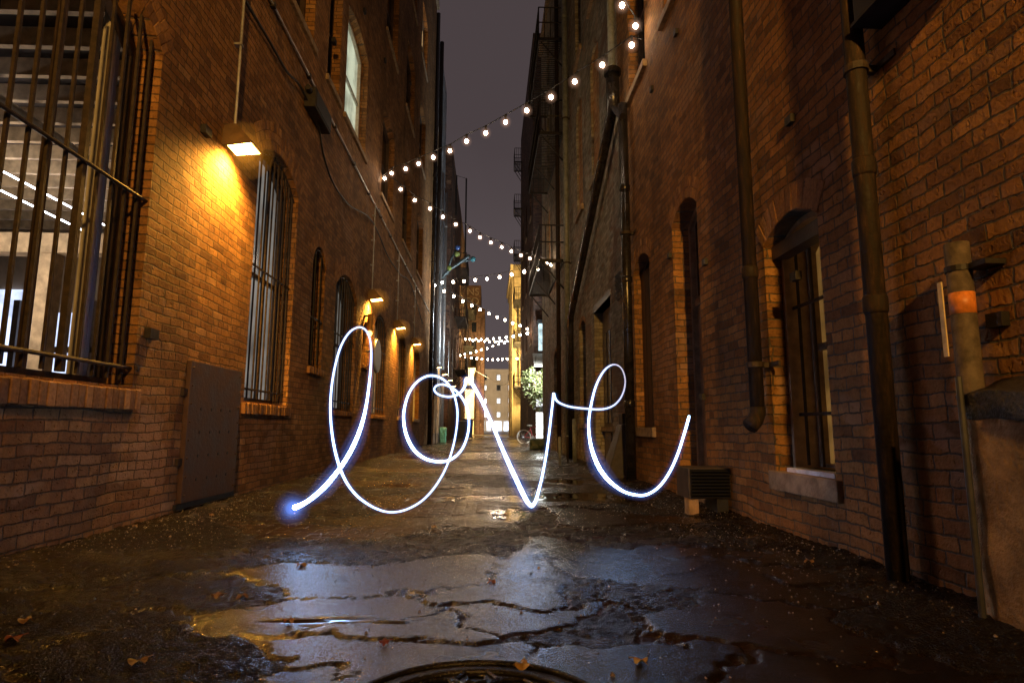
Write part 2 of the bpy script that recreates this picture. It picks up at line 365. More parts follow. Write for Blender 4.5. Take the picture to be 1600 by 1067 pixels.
def make_ground():
    xs = np.linspace(LX-.06, RX+.06, 395); xs = np.append(xs, [RX+.2, RX+.6, RX+1.5]); ys = [.85]
    while ys[-1] < 60: ys.append(ys[-1]*1.0050)
    ys = np.array(ys); X, Y = np.meshgrid(xs, ys)
    z, crack, coarse, sett, pud, wall = ground_height(X, Y); tone = TONE
    n0, n1 = X.shape
    me = bpy.data.meshes.new('alley_pavement')
    me.vertices.add(n0*n1); me.vertices.foreach_set('co', np.stack([X, Y, z], -1).astype(np.float32).ravel())
    a = np.arange(n0*n1).reshape(n0, n1); q = np.stack([a[:-1, :-1], a[:-1, 1:], a[1:, 1:], a[1:, :-1]], -1).reshape(-1, 4)
    me.loops.add(q.size); me.loops.foreach_set('vertex_index', q.ravel().astype(np.int32))
    me.polygons.add(len(q)); me.polygons.foreach_set('loop_start', np.arange(0, q.size, 4, dtype=np.int32))
    me.polygons.foreach_set('use_smooth', np.ones(len(q), bool))
    me.update(calc_edges=True); me.validate()
    for nm, A in (('crack', crack), ('coarse', coarse), ('sett', sett), ('puddle', pud), ('wallside', wall), ('tone', tone)):
        at = me.attributes.new(nm, 'FLOAT', 'POINT'); at.data.foreach_set('value', A.astype(np.float32).ravel())
    o = bpy.data.objects.new('alley_pavement', me); COL.objects.link(o); o['kind'] = 'structure'
    m = Mat('wet_asphalt'); crk = m.attr('crack'); crs = m.attr('coarse'); st = m.attr('sett'); pd = m.attr('puddle'); tn = m.attr('tone')
    x, y, zz = m.xyz()
    # brick setts
    v = y/.11; row = (x/.21+(v.floor())*.5); fy = row.fract(); fx = v.fract()
    dj = (fx.min(1-fx)*.10).min(fy.min(1-fy)*.21)+(m.noise(18, 2)-.5)*.012
    sm = dj.step(.003, .014)
    rid = m.white(m.vec(v.floor(), row.floor(), 1.0))
    n1_ = m.noise(130, 3, .7); n2 = m.noise(260, 2, .6); n5 = m.noise(62, 2, .7); n6 = m.voro(75); n3 = m.noise(4, 5, .6); n4 = m.noise(28, 4, .6)
    pebl = m.voro(95)
    c = m.ramp(n3*.6+n4*.4, [(.3, (.004, .003, .003)), (.5, (.010, .007, .006)), (.7, (.024, .017, .013))])
    c = m.mix(crs*pebl.step(.15, .55, .55, 0), c, (.022, .017, .014))
    c = m.mix(st*.8, c, m.ramp(rid[0], [(0, (.02, .010, .007)), (1, (.06, .03, .018))]))
    c = m.mix(crk*.8, c, (.03, .014, .008))
    c = m.mix(.8, c, m.ramp(tn, [(0, (.4, .36, .33)), (.6, (.9, .8, .75)), (1, (1.6, 1.4, 1.3))]), 'MULTIPLY')
    m.set('Base Color', c)
    r = m.noise(2.2, 4, .6).step(.38, .62, .07, .17)+tn*.12+crs*.08+crk*.1
    r = r*(1-pd*.85)+pd*.03
    m.set('Roughness', r).set('Specular IOR Level', .5-crs*.34-st*.1)
    dry = 1-pd
    h = ((n5-.5)*(.0007+tn*.0030+crs*.007)+n6*(-.0010-crs*.0015)+(n1_-.5)*(.0008+crs*.004)+(n2-.5)*.0016+crs*(pebl.step(.1, .6, .0060, 0))+crs*(n4-.5)*.014+(n4-.5)*.0022+st*sm*.016)*dry
    m.bump(h); me.materials.append(m.m)
make_ground()
tag(MB().box((-400, 60.0, -.16), (400, 900, -.06)).build('far_street', simple('street_asphalt', (.035, .03, .028), .35, var=.3, sc=1)), kind='structure')
tag(MB().box((-400, -400, -.30), (400, 900, -.165)).build('ground', simple('ground_asphalt', (.03, .026, .024), .5, var=.3, sc=1)), kind='structure')
tag(MB().box((-12, 58.8, -.1), (12, 60.2, .07)).build('far_kerb', simple('kerb_concrete', (.22, .19, .15), .6, var=.3, sc=3)), kind='structure')
tag(MB().box((LX-.2, -8, -.1), (RX+.2, .85, -.004)).build('near_pavement', simple('near_asphalt', (.03, .024, .022), .4, var=.4, sc=3, bump=.004, bsc=120)), kind='structure')

# ------------------------------------------------------------------ walls with openings
def hole(y1, y2, z0, z1, rise=0.0, **k):
    return dict(y1=min(y1, y2), y2=max(y1, y2), z0=z0, z1=z1, rise=rise, **k)
def outline(h, grow=0.0, n=12):
    y1, y2, z0, z1, r = h['y1']-grow, h['y2']+grow, h['z0'], h['z1'], h['rise']
    pts = [(y1, z0), (y2, z0)]
    if r <= 0: return pts+[(y2, z1+grow), (y1, z1+grow)]
    w = (h['y2']-h['y1'])/2; R = (w*w+r*r)/(2*r); cy = (h['y1']+h['y2'])/2; cz = z1+r-R
    a = math.asin(min(1, w/R)) if r <= w else math.pi-math.asin(min(1, w/R))
    R2 = R+grow
    for i in range(n+1):
        t = a-2*a*i/n; pts.append((cy+R2*math.sin(t), cz+R2*math.cos(t)))
    return pts
def inside(h, y, z):
    if not (h['y1'] < y < h['y2'] and z > h['z0']): return False
    if z < h['z1']: return True
    if h['rise'] <= 0: return False
    w = (h['y2']-h['y1'])/2; r = h['rise']; R = (w*w+r*r)/(2*r); cy = (h['y1']+h['y2'])/2; cz = h['z1']+r-R
    return (y-cy)**2+(z-cz)**2 < R*R
def facade(parent, X, inn, y0, y1, H, holes, mat, depth=.22, back=9.0, name='wall', zb=-.25):
    vs = [(y0, zb), (y1, zb), (y1, H), (y0, H)]; es = [(0, 1), (1, 2), (2, 3), (3, 0)]
    for h in holes:
        o = outline(h); b = len(vs); vs += o; es += [(b+i, b+(i+1) % len(o)) for i in range(len(o))]
    V, E, Fc, *_ = delaunay_2d_cdt([Vector(v) for v in vs], es, [], 1, 1e-5)
    mb = MB(); fs = []
    for f in Fc:
        cy = sum(V[i][0] for i in f)/len(f); cz = sum(V[i][1] for i in f)/len(f)
        if any(inside(h, cy, cz) for h in holes): continue
        fs.append(f)
    mb.add([(X, v[0], v[1]) for v in V], fs)
    for h in holes:
        d = h.get('depth', depth); o = outline(h); n = len(o)
        mb.add([(X, a, b) for a, b in o]+[(X+inn*d, a, b) for a, b in o], [(i, (i+1) % n, (i+1) % n+n, i+n) for i in range(n)])
    xb = X+inn*back
    mb.add([(X, y0, zb), (xb, y0, zb), (xb, y0, H), (X, y0, H)], [(0, 1, 2, 3)])
    mb.add([(X, y1, zb), (xb, y1, zb), (xb, y1, H), (X, y1, H)], [(3, 2, 1, 0)])
    mb.add([(X, y0, H), (xb, y0, H), (xb, y1, H), (X, y1, H)], [(0, 1, 2, 3)])
    return mb.build(name, mat, parent)
def poly_panel(mb, X, inn, d, pts, th=.02):
    n = len(pts)
    a = [(X+inn*d, p[0], p[1]) for p in pts]; b = [(X+inn*(d+th), p[0], p[1]) for p in pts]
    mb.add(a+b, [tuple(range(n)), tuple(range(n, 2*n))[::-1]]+[(i, (i+1) % n, (i+1) % n+n, i+n) for i in range(n)])
def ring(mb, X, inn, h, rows=2, bt=.075, bl=.105, proud=.006, span=1.0):
    """brick-on-edge arch rings, each brick its own little block"""
    w = (h['y2']-h['y1'])/2; r = h['rise']; R = (w*w+r*r)/(2*r); cy = (h['y1']+h['y2'])/2; cz = h['z1']+r-R
    a = math.asin(min(1, w/R))
    for k in range(rows):
        r0 = R+.004+k*(bl+.008); n = max(4, int(2*a*(r0+bl/2)/bt))
        for i in range(n):
            t = -a+2*a*(i+.5)/n; rm = r0+bl/2; hw = a*rm/n*.92
            pr = proud+random.uniform(-.003, .004)
            c = Vector((X-inn*(pr-.03), cy+rm*math.sin(t), cz+rm*math.cos(t)))
            tang = Vector((0, math.cos(t), -math.sin(t))); rd = Vector((0, math.sin(t), math.cos(t)))
            mb.obox(c, Vector((.03, 0, 0)), tang*hw, rd*(bl/2*random.uniform(.95, 1)))
def window(parent, X, inn, h, pane=None, fmat=None, bars=0, barmat=None, cross=(), sill=None, rings=0, mull=(1, 2), depth=None, fw=.06, silm=None, bar_off=.02, name='window', bulge=0, silh=.1):
    d = h.get('depth', .22) if depth is None else depth
    y1, y2, z0, z1, r = h['y1'], h['y2'], h['z0'], h['z1'], h['rise']; zt = z1+r
    fr = MB()
    o = outline(h); n = len(o); cy = (y1+y2)/2; cz = (z0+zt)/2
    inner = [(cy+(a-cy)*(1-2*fw/(y2-y1)), cz+(b-cz)*(1-2*fw/(zt-z0))) for a, b in o]
    A = [(X+inn*(d-.07), a, b) for a, b in o]; B = [(X+inn*(d-.07), a, b) for a, b in inner]; C_ = [(X+inn*d, a, b) for a, b in inner]
    fr.add(A+B+C_, [(i, (i+1) % n, (i+1) % n+n, i+n) for i in range(n)]+[(i+n, (i+1) % n+n, (i+1) % n+2*n, i+2*n) for i in range(n)])
    for i in range(1, mull[0]):
        yy = y1+(y2-y1)*i/mull[0]; fr.box((X+inn*(d-.05), yy-.02, z0), (X+inn*(d-.005), yy+.02, zt-(.06 if r else .01)))
    for i in range(1, mull[1]):
        zz = z0+(zt-z0)*i/mull[1]; fr.box((X+inn*(d-.048), y1+.01, zz-.025), (X+inn*(d-.004), y2-.01, zz+.025))
    W = fr.build(name, fmat or WOODDK, parent)
    pn = MB(); poly_panel(pn, X, inn, d-.003, o, .015); pn.build('pane', pane or GLASS, W)
    if bars:
        bm = MB(); xb = X+inn*bar_off
        for i in range(bars):
            yy = y1+(y2-y1)*(i+.6)/(bars+.2); t = (yy-cy)/((y2-y1)/2)
            top = z1+(r*(1-t*t) if r else 0)-.02
            bm.tube([(xb, yy, z0+.04), (xb, yy, top)], .0115, 6)
        for c in cross:
            bm.box((xb-.006, y1-.03, c-.012), (xb+.006, y2+.03, c+.012))
        if r:
            pts = [(xb, y1+(y2-y1)*i/14, z1+r*(1-(2*i/14-1)**2)-.05) for i in range(15)]
            bm.tube(pts, .012, 6)
        bm.build('bars', barmat or IRON, W)
    if sill:
        sm = MB(); p, e = sill
        if silm is BR_RING:
            nb = int((y2-y1+2*e)/.068)
            for i in range(nb):
                a = y1-e+(y2-y1+2*e)*i/nb; pr = p+random.uniform(-.006, .006); dz = random.uniform(-.004, .004)
                b = a+(y2-y1+2*e)/nb-.007
                xo = X-inn*pr; xi = X+inn*(d-.08)
                zt_ = z0+dz
                sm.add([(xo, a, zt_-silh), (xo, b, zt_-silh), (xo, b, zt_-.025), (xo, a, zt_-.025), (xi, a, zt_-silh), (xi, b, zt_-silh), (xi, b, zt_+.01), (xi, a, zt_+.01)],
                       [(0, 1, 2, 3), (3, 2, 6, 7), (0, 3, 7, 4), (1, 5, 6, 2), (0, 4, 5, 1), (4, 7, 6, 5)])
        else:
            sm.box((X-inn*p, y1-e, z0-silh), (X+inn*(d-.05), y2+e, z0+.004))
        sm.build('sill', silm or STONE, W, bevel=.006)
    if rings:
        rm = MB(); ring(rm, X, inn, h, rings); rm.build('arch', BR_RING, W, bevel=.004)
    return W

# ------------------------------------------------------------------ left brick building
def ys(px, py=VY, side='L', o=0): return (L(px, py, o) if side == 'L' else Rr(px, py, o)).y
A = thing('brick_building', 'long brown brick building along the left side, lined with arched barred windows', 'building', (LX, 10, 0))
bigw = hole(L(245, 190).y, 3.02, 1.05, 3.72, .32, depth=.26)
lw2 = hole(L(407, 225).y, L(466, 320).y, 1.04, L(466, 312).z, .27, depth=.26)
lw3 = hole(L(486, 480).y, L(506, 480).y, L(482, 570).z, L(505, 418).z, .26)
lw4 = hole(L(520, 560).y, L(556, 520).y, 1.06, L(557, 474).z, .34, depth=.3)
lw5 = hole(L(566, 540).y, L(575, 540).y, L(566, 568).z, L(566, 510).z, .15)
lw6 = hole(L(582, 600).y, L(603, 560).y, 1.06, L(604, 524).z, .36, depth=.3)
lw7 = hole(L(622, 600).y, L(632, 600).y, 1.06, 3.3, .3)
lw8 = hole(L(646, 600).y, L(655, 600).y, 1.06, 3.3, .3)
ups = []
s2 = L(570, 250).z+.03
for (a, b) in ((452, 490), (511, 529), (538, 570), (595, 613), (628, 641), (650, 659)):
    pa, pb = L(a, VY), L(b, VY)
    # sill pixels are read at their own heights, so shift by the leaning of verticals
    def yy(px, z):
        lo, hi = 4, 30
        for _ in range(40):
            mid = (lo+hi)/2; c = ROT.transposed() @ (Vector((LX, mid, z))-EYE); q = 800+F*c.x/-c.z
            if q < px: lo = mid
            else: hi = mid
        return (lo+hi)/2
    ups.append((yy(a, s2), yy(b, s2)))
uph = [hole(a, b, s2, s2+2.15, .16) for a, b in ups]
s3 = s2+4.35
uph3 = [hole(a, b, s3, s3+2.2, .16) for a, b in ups]
s4 = s3+4.2
uph4 = [hole(a, b, s4, s4+2.1, .16) for a, b in ups]
nearup = [hole(4.0, 5.6, s2, s2+2.15, .16), hole(4.0, 5.6, s3, s3+2.2, .16)]
YA = ys(668)
facade(A, LX, -1, -7, YA, 20.7, [bigw, lw2, lw3, lw4, lw5, lw6, lw7, lw8]+uph+uph3+uph4+nearup, BR_L)
# big barred window
Wb = window(A, LX, -1, bigw, pane=None, fmat=WOODDK, rings=2, sill=(.05, .05), silm=BR_RING, mull=(2, 1), depth=.26, silh=.17)
for ch in list(Wb.children):
    if ch.name.startswith('pane'): bpy.data.objects.remove(ch)
bm = MB(); xb = LX-.05; nb = 10
for i in range(nb):
    yy_ = bigw['y1']+(bigw['y2']-bigw['y1'])*(i+.5)/nb
    rr = .021 if i in (5, ) else .010
    bm.box((xb-rr, yy_-rr, bigw['z0']+.05), (xb+rr, yy_+rr, bigw['z1']+.2))
for zc in (bigw['z0']+.14, L(214, 302).z):
    bm.tube([(xb+.025, bigw['y1']-.05, zc), (xb+.025, bigw['y2']+.035, zc)], .014, 8)
bm.tube([(xb+.03, bigw['y2']+.03, bigw['z0']+.14), (LX+.015, bigw['y2']+.035, bigw['z0']+.14)], .02, 8)
bm.build('bars', BRONZE, Wb)
gm = MB()
gm.box((LX-.34, bigw['y2']-.22, bigw['z0']), (LX-.28, bigw['y2']-.14, 4.1))
gm.box((LX-.34, bigw['y2']-.10, bigw['z0']), (LX-.30, bigw['y2']-.06, 4.1))
gm.build('pale_mullion', GREYBL, Wb)
# room behind the big window
rm = MB()
rm.add([(LX-.3, -2, .9), (-12, -2, .9), (-12, 10.6, .9), (LX-.3, 10.6, .9)], [(0, 1, 2, 3)])
rm.add([(-12, -2, .9), (-12, -2, 4.35), (-12, 10.6, 4.35), (-12, 10.6, .9)], [(0, 1, 2, 3)])
rm.add([(LX-.3, 10.6, .9), (-12, 10.6, .9), (-12, 10.6, 4.35), (LX-.3, 10.6, 4.35)], [(0, 1, 2, 3)])
rm.add([(LX-.3, 5.4, .9), (LX-.3, 10.6, .9), (LX-.3, 10.6, 4.35), (LX-.3, 5.4, 4.35)], [(0, 1, 2, 3)])
rm.add([(LX-.3, -2, .9), (-12, -2, .9), (-12, -2, 4.35), (LX-.3, -2, 4.35)], [(0, 1, 2, 3)])
room = rm.build('room', PLASTER, A)
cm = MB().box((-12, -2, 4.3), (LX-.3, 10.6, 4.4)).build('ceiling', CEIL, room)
jm = MB()
for i in range(22): jm.box((-12, .4+i*.47, 4.12), (LX-.31, .46+i*.47, 4.298))
jm.build('joists', TIMBER, room)
bmx = MB()
bmx.box((-10.6, 8.0, 3.05), (-5.0, 8.22, 3.32))
for px in (-8.2, -6.95, -5.9): bmx.box((px-.1, 8.02, .9), (px+.1, 8.2, 3.05))
bmx.obox((-7.6, 8.1, 2.75), (.35, 0, .35), (0, .06, 0), (.05, 0, -.05))
bmx.build('timber_posts', TIMBER, room)
for (xx, zz, a, b) in ((-6.0, 3.86, 7.0, 9.4), (-6.3, 3.76, 6.6, 9.2), (-5.3, 3.9, 4.0, 6.0)):
    MB().tube([(xx, a, zz), (xx, b, zz)], .012, 6).build('fluorescent_tube', TUBE, room)
l_ = bpy.data.lights.new('room_fill_light', 'POINT'); l_.energy = 130; l_.color = (1, .86, .7); l_.shadow_soft_size = .5  # fill light added to brighten the room, besides the tubes
o_ = bpy.data.objects.new('room_fill_light', l_); COL.objects.link(o_); o_.location = Vector((-6.2, 6.6, 2.6))-rootloc(room); o_.parent = room
dm = MB(); dm.tube([(-4.9, 3.4, 3.98), (-4.9, 10, 3.98)], .05, 10); dm.build('ceiling_duct', WHITEPIPE, room)
for (a, b, z0_, z1_) in ((-10.9, -9.2, .95, 3.0), (-8.5, -7.75, 1.5, 3.1), (-7.45, -6.9, 1.5, 2.7)):
    MB().box((a, 10.52, z0_), (b, 10.56, z1_)).build('lit_doorway', COOLLIT, room)
fm = MB()
for xx in (-9.9, -8.1, -6.8): fm.box((xx-.05, 10.44, .95), (xx+.05, 10.51, 2.9))
fm.box((-11, 10.44, 2.0), (-6.3, 10.5, 2.1)); fm.build('doorway_frames', WOODDK, room)
# other left windows
W2 = window(A, LX, -1, lw2, pane=LIT_BARS, fmat=WOODDK, bars=10, barmat=BRONZE, cross=(lw2['z0']+.14, (lw2['z0']+lw2['z1'])/2+.15), sill=(.045, .05), silm=BR_RING, rings=3, mull=(3, 2), silh=.14, bar_off=.06)
window(A, LX, -1, lw3, bars=2, cross=(2.4,), sill=(.05, .05), silm=BR_RING, rings=2, silh=.12)
window(A, LX, -1, lw4, pane=LIT_BARS, bars=9, barmat=IRON, cross=(lw4['z0']+.15, 2.4), sill=(.04, .04), silm=BR_RING, rings=3, mull=(3, 2), bar_off=.05)
window(A, LX, -1, lw5, sill=(.05, .03), silm=BR_RING, rings=1)
window(A, LX, -1, lw6, pane=LIT_BARS, bars=5, fmat=WHITEP, cross=(1.2, 2.6), sill=(.05, .05), silm=BR_RING, rings=3, mull=(2, 2))
window(A, LX, -1, lw7, fmat=WHITEP, bars=3, cross=(1.3,), sill=(.05, .05), rings=2)
window(A, LX, -1, lw8, fmat=WHITEP, sill=(.05, .05), rings=2)
for i, h in enumerate(uph): window(A, LX, -1, h, pane=(LIT_GREEN if i == 2 else GLASS), fmat=(WHITEP if i == 2 else WOODDK), sill=(.05, .08), silm=STONE if i else STONE, rings=0, mull=(1, 2))
for i, h in enumerate(uph3): window(A, LX, -1, h, pane=GLASS, sill=(.05, .08), silm=STONE)
for i, h in enumerate(uph4): window(A, LX, -1, h, pane=(LIT_WARM if i == 5 else GLASS), sill=(.05, .08), silm=STONE)
for h in nearup: window(A, LX, -1, h, sill=(.05, .08), silm=STONE)
cm = MB().box((LX-.3, -7, 20.72), (LX+.12, YA+.02, 20.95)).build('cornice', STONE, A)
# little iron star anchors
for (px, py) in ((166, 523), (318, 205), (600, 95), (640, 130), (590, 330), (568, 18), (520, 65)):
    if px < 300: p = L(232, 522)
    else: p = L(px, py)
    MB().box((LX-.01, p.y-.06, p.z-.04), (LX+.05, p.y+.06, p.z+.04)).build('tie_anchor', IRON, A)

# rusted iron plate
p0, p1 = L(277, 800), L(365, 765)
ya, yb = L(281, 700).y, L(364, 690).y; zt = L(288, 562).z; zb_ = L(282, 785).z
pl = thing('iron_plate', 'rusty perforated iron plate door set low in the left brick wall', 'iron door', (LX, ya, zb_))
P = MB().box((LX+.002, ya, zb_), (LX+.045, yb, zt)).build('plate', PLATE, pl, bevel=.004)
for r_ in range(4):
    for c_ in range(4):
        y_ = ya+(yb-ya)*(.22+.19*c_); z_ = zt-(zt-zb_)*(.34+.17*r_)
        MB().tube([(LX+.044, y_, z_), (LX+.0485, y_, z_)], .015, 8).build('vent_hole', BLACK, P)
bm = MB()
for k in range(8):
    for yy_ in (ya+.04, yb-.04):
        bm.ball((LX+.046, yy_, zb_+.06+(zt-zb_-.12)*k/7), .010, 8, 5)
bm.build('rivets', PLATE, P)
MB().box((LX+.003, ya-.05, zb_-.05), (LX+.03, yb+.03, zb_-.004)).build('bottom_rail', BLACK, pl)
for z_ in (zb_+.35, zt-.28): MB().box((LX-.01, ya-.07, z_-.03), (LX+.03, ya-.002, z_+.03)).build('hinge', BRONZE, pl)

# ------------------------------------------------------------------ wall lamps
def spot(name, loc, target, energy, col, size=.3, ang=100, parent=None, blend=.6):
    l = bpy.data.lights.new(name, 'SPOT'); l.energy = energy; l.color = col; l.shadow_soft_size = size; l.spot_size = rad(ang); l.spot_blend = blend
    o = bpy.data.objects.new(name, l); COL.objects.link(o); o.location = Vector(loc)-rootloc(parent); o.parent = parent
    o.rotation_euler = (Vector(target)-Vector(loc)).to_track_quat('-Z', 'Y').to_euler(); return o
def glow_mat(nm, col, e):
    m = bpy.data.materials.new(nm); m.use_nodes = True; t = m.node_tree; t.nodes.clear()
    o = t.nodes.new('ShaderNodeOutputMaterial'); v = t.nodes.new('ShaderNodeEmission')
    v.inputs['Color'].default_value = (*col, 1); v.inputs['Strength'].default_value = e
    t.links.new(v.outputs[0], o.inputs['Volume']); return m
HALO = {e: glow_mat('sodium_halo', (1, .36, .03), e) for e in (.9, .5, .22)}
def wall_lamp(px, py, label, top_z, X=LX, power=650, mat=SODIUM, lens=(.13, .09), group='sodium wall lamps along the left wall', pos=None, cond=True):
    p = pos or L(px, py, .02)
    t = thing('wall_lamp', label, 'lamp', p, group)
    x0 = X; y, z = p.y, p.z
    hs = MB(); w_, o_ = lens[0], .30
    # wedge shade: back plate on wall, sloping top, open underneath tilted outward
    v = [(x0, y-w_, z), (x0, y+w_, z), (x0+o_, y-w_*1.1, z+.04), (x0+o_, y+w_*1.1, z+.04), (x0, y-w_*.8, z+.24), (x0, y+w_*.8, z+.24), (x0+.12, y-w_*.8, z+.24), (x0+.12, y+w_*.8, z+.24)]
    hs.add(v, [(0, 1, 5, 4), (4, 5, 7, 6), (6, 7, 3, 2), (0, 4, 6, 2), (1, 3, 7, 5)])
    H_ = hs.build('shade', PLATE, t)
    ln = MB(); zc = z+.012
    ln.add([(x0+.05, y-w_*.85, z+.004), (x0+.05, y+w_*.85, z+.004), (x0+o_-.02, y+w_*.95, z+.032), (x0+o_-.02, y-w_*.95, z+.032)], [(0, 3, 2, 1)])
    ln.build('lens', mat, H_)
    rm_ = MB(); 
    rm_.tube([(x0+.03, y-w_, z), (x0+o_, y-w_*1.1, z+.035), (x0+o_, y+w_*1.1, z+.035), (x0+.03, y+w_, z)], .008, 6); rm_.build('rim', IRON, H_)
    spot('lamp_light', (x0+.15, y, z-.015), (x0-.0, y, z-1.0), power, (1, .46, .06), .06, 150, t, .9)
    if mat is SODIUM:
        for R_, e_ in ((.12, .9), (.19, .5), (.29, .22)):
            MB().ball((x0+.17, y, z), R_, 16, 10).build('lamp_glow', HALO[e_], t, smooth=True)
    if cond:
        c_ = MB().tube([(x0+.06, y, z+.235), (x0+.06, y, top_z)], .014, 8)
        for k in range(1, 4):
            zz = z+.24+(top_z-z-.24)*k/3.5; c_.box((x0-.005, y-.03, zz-.012), (x0+.078, y+.03, zz+.012))
        c_.build('conduit', WHITEPIPE, t)
    return t
zc = L(573, 300).z
wall_lamp(358, 236, 'nearest and brightest sodium wall lamp, between big window and arched window', zc+1.2, power=680)
wall_lamp(578, 470, 'second sodium wall lamp, above the round sign and left of third arched window', zc)
wall_lamp(618, 514, 'third sodium wall lamp, above a slim pale window', zc)
wall_lamp(645, 539, 'fourth sodium wall lamp, last one before the pale painted building', zc)
assumed_lamp = thing('street_lamp', 'assumed sodium street lamp, unseen at the mouth of the alley behind the viewer', 'lamp', (.5, -6.6, 0))  # unseen lamp, assumed so the near right wall and window jamb are lit
MB().tube([(.5, -6.6, -.05), (.5, -6.6, 5.0), (.5, -6.4, 5.3), (.4, -6.1, 5.4)], [.08, .06, .05, .04], 12).build('post', IRON, assumed_lamp, smooth=True)
MB().box((.2, -6.3, 5.36), (.55, -5.7, 5.48)).build('head', IRON, assumed_lamp, bevel=.02)
MB().box((.24, -6.25, 5.33), (.51, -5.75, 5.355)).build('lens', SODIUM, assumed_lamp)
spot('lamp_light', (.38, -6.0, 5.28), (.55, 5.5, 5.4), 6200, (1, .50, .10), .15, 84, assumed_lamp, 1.0)  # light of the assumed lamp, aimed high to brighten the near walls

# long conduit and cable on the left wall
c1 = MB(); ptsc = [(LX+.035, y, zc) for y in np.linspace(-6, YA-.1, 30)]
ct = thing('wall_conduit', 'long straight grey conduit running along the left wall above the lamps', 'conduit', (LX, 8, zc))
c1.tube(ptsc, .018, 8).build('pipe', WHITEPIPE, ct)
c2 = MB()
for y in np.linspace(-5, YA-1, 22): c2.box((LX-.005, y-.03, zc-.03), (LX+.06, y+.03, zc+.03))
c2.build('clips', IRON, ct)
cab = [L(p[0], p[1], .05) for p in ((382, 0), (405, 38), (425, 72), (448, 112), (470, 137))]
cab += [L(p[0], p[1], .05) for p in ((497, 198), (505, 240), (520, 285), (545, 320), (575, 338), (590, 362), (606, 400), (625, 428), (642, 445), (660, 505))]
def smooth(pts, k=6):
    o = []; n = len(pts)
    for i in range(n-1):
        p0, p1, p2, p3 = pts[max(i-1, 0)], pts[i], pts[i+1], pts[min(i+2, n-1)]
        for j in range(k):
            t = j/k; o.append(.5*((2*p1)+(-p0+p2)*t+(2*p0-5*p1+4*p2-p3)*t*t+(-p0+3*p1-3*p2+p3)*t**3))
    o.append(pts[-1]); return o
tag(MB().tube(smooth(cab), .016, 6).build('cable', BLACK, smooth=True), 'sagging black cable strung across the left wall past the junction box', 'cable')
jb0, jb1 = L(474, 160), L(500, 197)
jb = thing('junction_box', 'long dark junction box high on the left wall, where the black cable ends', 'box', (LX, (jb0.y+jb1.y)/2, jb0.z-.2))
MB().box((LX+.005, jb0.y, jb1.z-.14), (LX+.17, jb1.y, jb1.z+.16)).build('housing', IRON, jb, bevel=.01)
MB().box((LX+.172, jb0.y+.03, jb1.z-.11), (LX+.18, jb1.y-.03, jb1.z+.13)).build('cover', BLACK, jb)
MB().tube([(LX+.09, jb0.y-.12, jb1.z+.08), (LX+.09, jb0.y, jb1.z+.08)], .04, 8).build('gland', IRON, jb)

# round sign
q = L(590, 556, .25)
sg = thing('round_sign', 'round pale blue sign disc on the left wall beside the arched window', 'sign', (LX, q.y, q.z))
MB().tube([(LX+.23, q.y, q.z), (LX+.26, q.y, q.z)], .36, 32).build('disc', simple('pale_blue_enamel', (.42, .46, .60), .4, var=.1), sg)
MB().tube([(LX+.215, q.y, q.z), (LX+.229, q.y, q.z)], .375, 32).build('rim', IRON, sg)
MB().tube([(LX-.01, q.y, q.z+.1), (LX+.22, q.y, q.z+.1)], .02, 8).build('bracket', IRON, sg)
lt = thing('sign_lamp', 'small brass lantern on the wall just above the round sign', 'lamp', (LX, q.y-.3, q.z+.45))
g_ = MB().tube([(LX+.12, q.y-.3, q.z+.50), (LX+.12, q.y-.3, q.z+.85)], [.07, .05], 8); g_.build('lantern', simple('brass', (.55, .33, .1), .3, .9), lt)
MB().box((LX-.01, q.y-.33, q.z+.8), (LX+.12, q.y-.27, q.z+.83)).build('bracket', IRON, lt)
MB().ball((LX+.12, q.y-.3, q.z+.44), .06).build('glass', emit('lantern_glow', (1, .65, .2), 3), lt)

# ------------------------------------------------------------------ right red brick building
B = thing('red_brick_building', 'near red brick building on the right, with the barred arched window and tall door recess', 'building', (RX, 5, 0))
w1 = hole(Rr(1203, 560).y, Rr(1293, 560).y, Rr(1206, 735).z, Rr(1197, 385).z, .13, depth=.30)
d1 = hole(Rr(1057, 560).y, Rr(1098, 560).y, 0.02, Rr(1050, 357).z, .17, depth=.26)
w2 = hole(Rr(993, 560).y, Rr(1019, 560).y, Rr(995, 668).z, Rr(992, 427).z, .17, depth=.2)
u1 = hole(Rr(985, 155).y+.05, Rr(1008, 90).y, Rr(985, 152).z, Rr(985, 152).z+2.4, .15)
u2 = hole(Rr(1037, 32).y, Rr(1037, 32).y-.9, u1['z0'], u1['z1'], .15)
u3 = hole(4.9, 4.0, u1['z0'], u1['z1'], .15)
YB = ys(978, VY, 'R')
up2 = [hole(h['y1'], h['y2'], h['z0']+3.6, h['z1']+3.6, .15) for h in (u1, u2, u3)]
facade(B, RX, 1, -7, YB, 17.2, [w1, d1, w2, u1, u2, u3]+up2, BR_R)
def casing(parent, X, inn, h, d0, d1_, mat, name='casing', t=.035):
    o = outline(h); n = len(o); cy = (h['y1']+h['y2'])/2; cz = (h['z0']+h['z1'])/2
    ins = [(cy+(a-cy)*(1-2*t/(h['y2']-h['y1'])), cz+(b-cz)*(1-2*t/(h['z1']-h['z0']))) for a, b in o]
    A_ = [(X+inn*d0, a, b) for a, b in o]; B_ = [(X+inn*d0, a, b) for a, b in ins]; C_ = [(X+inn*d1_, a, b) for a, b in ins]
    return MB().add(A_+B_+C_, [(i, (i+1) % n, (i+1) % n+n, i+n) for i in range(n)]+[(i+n, (i+1) % n+n, (i+1) % n+2*n, i+2*n) for i in range(n)]).build(name, mat, parent)
PANE_AMB = lit_pane('dim_amber_pane', (1, .5, .12), .15, 3)
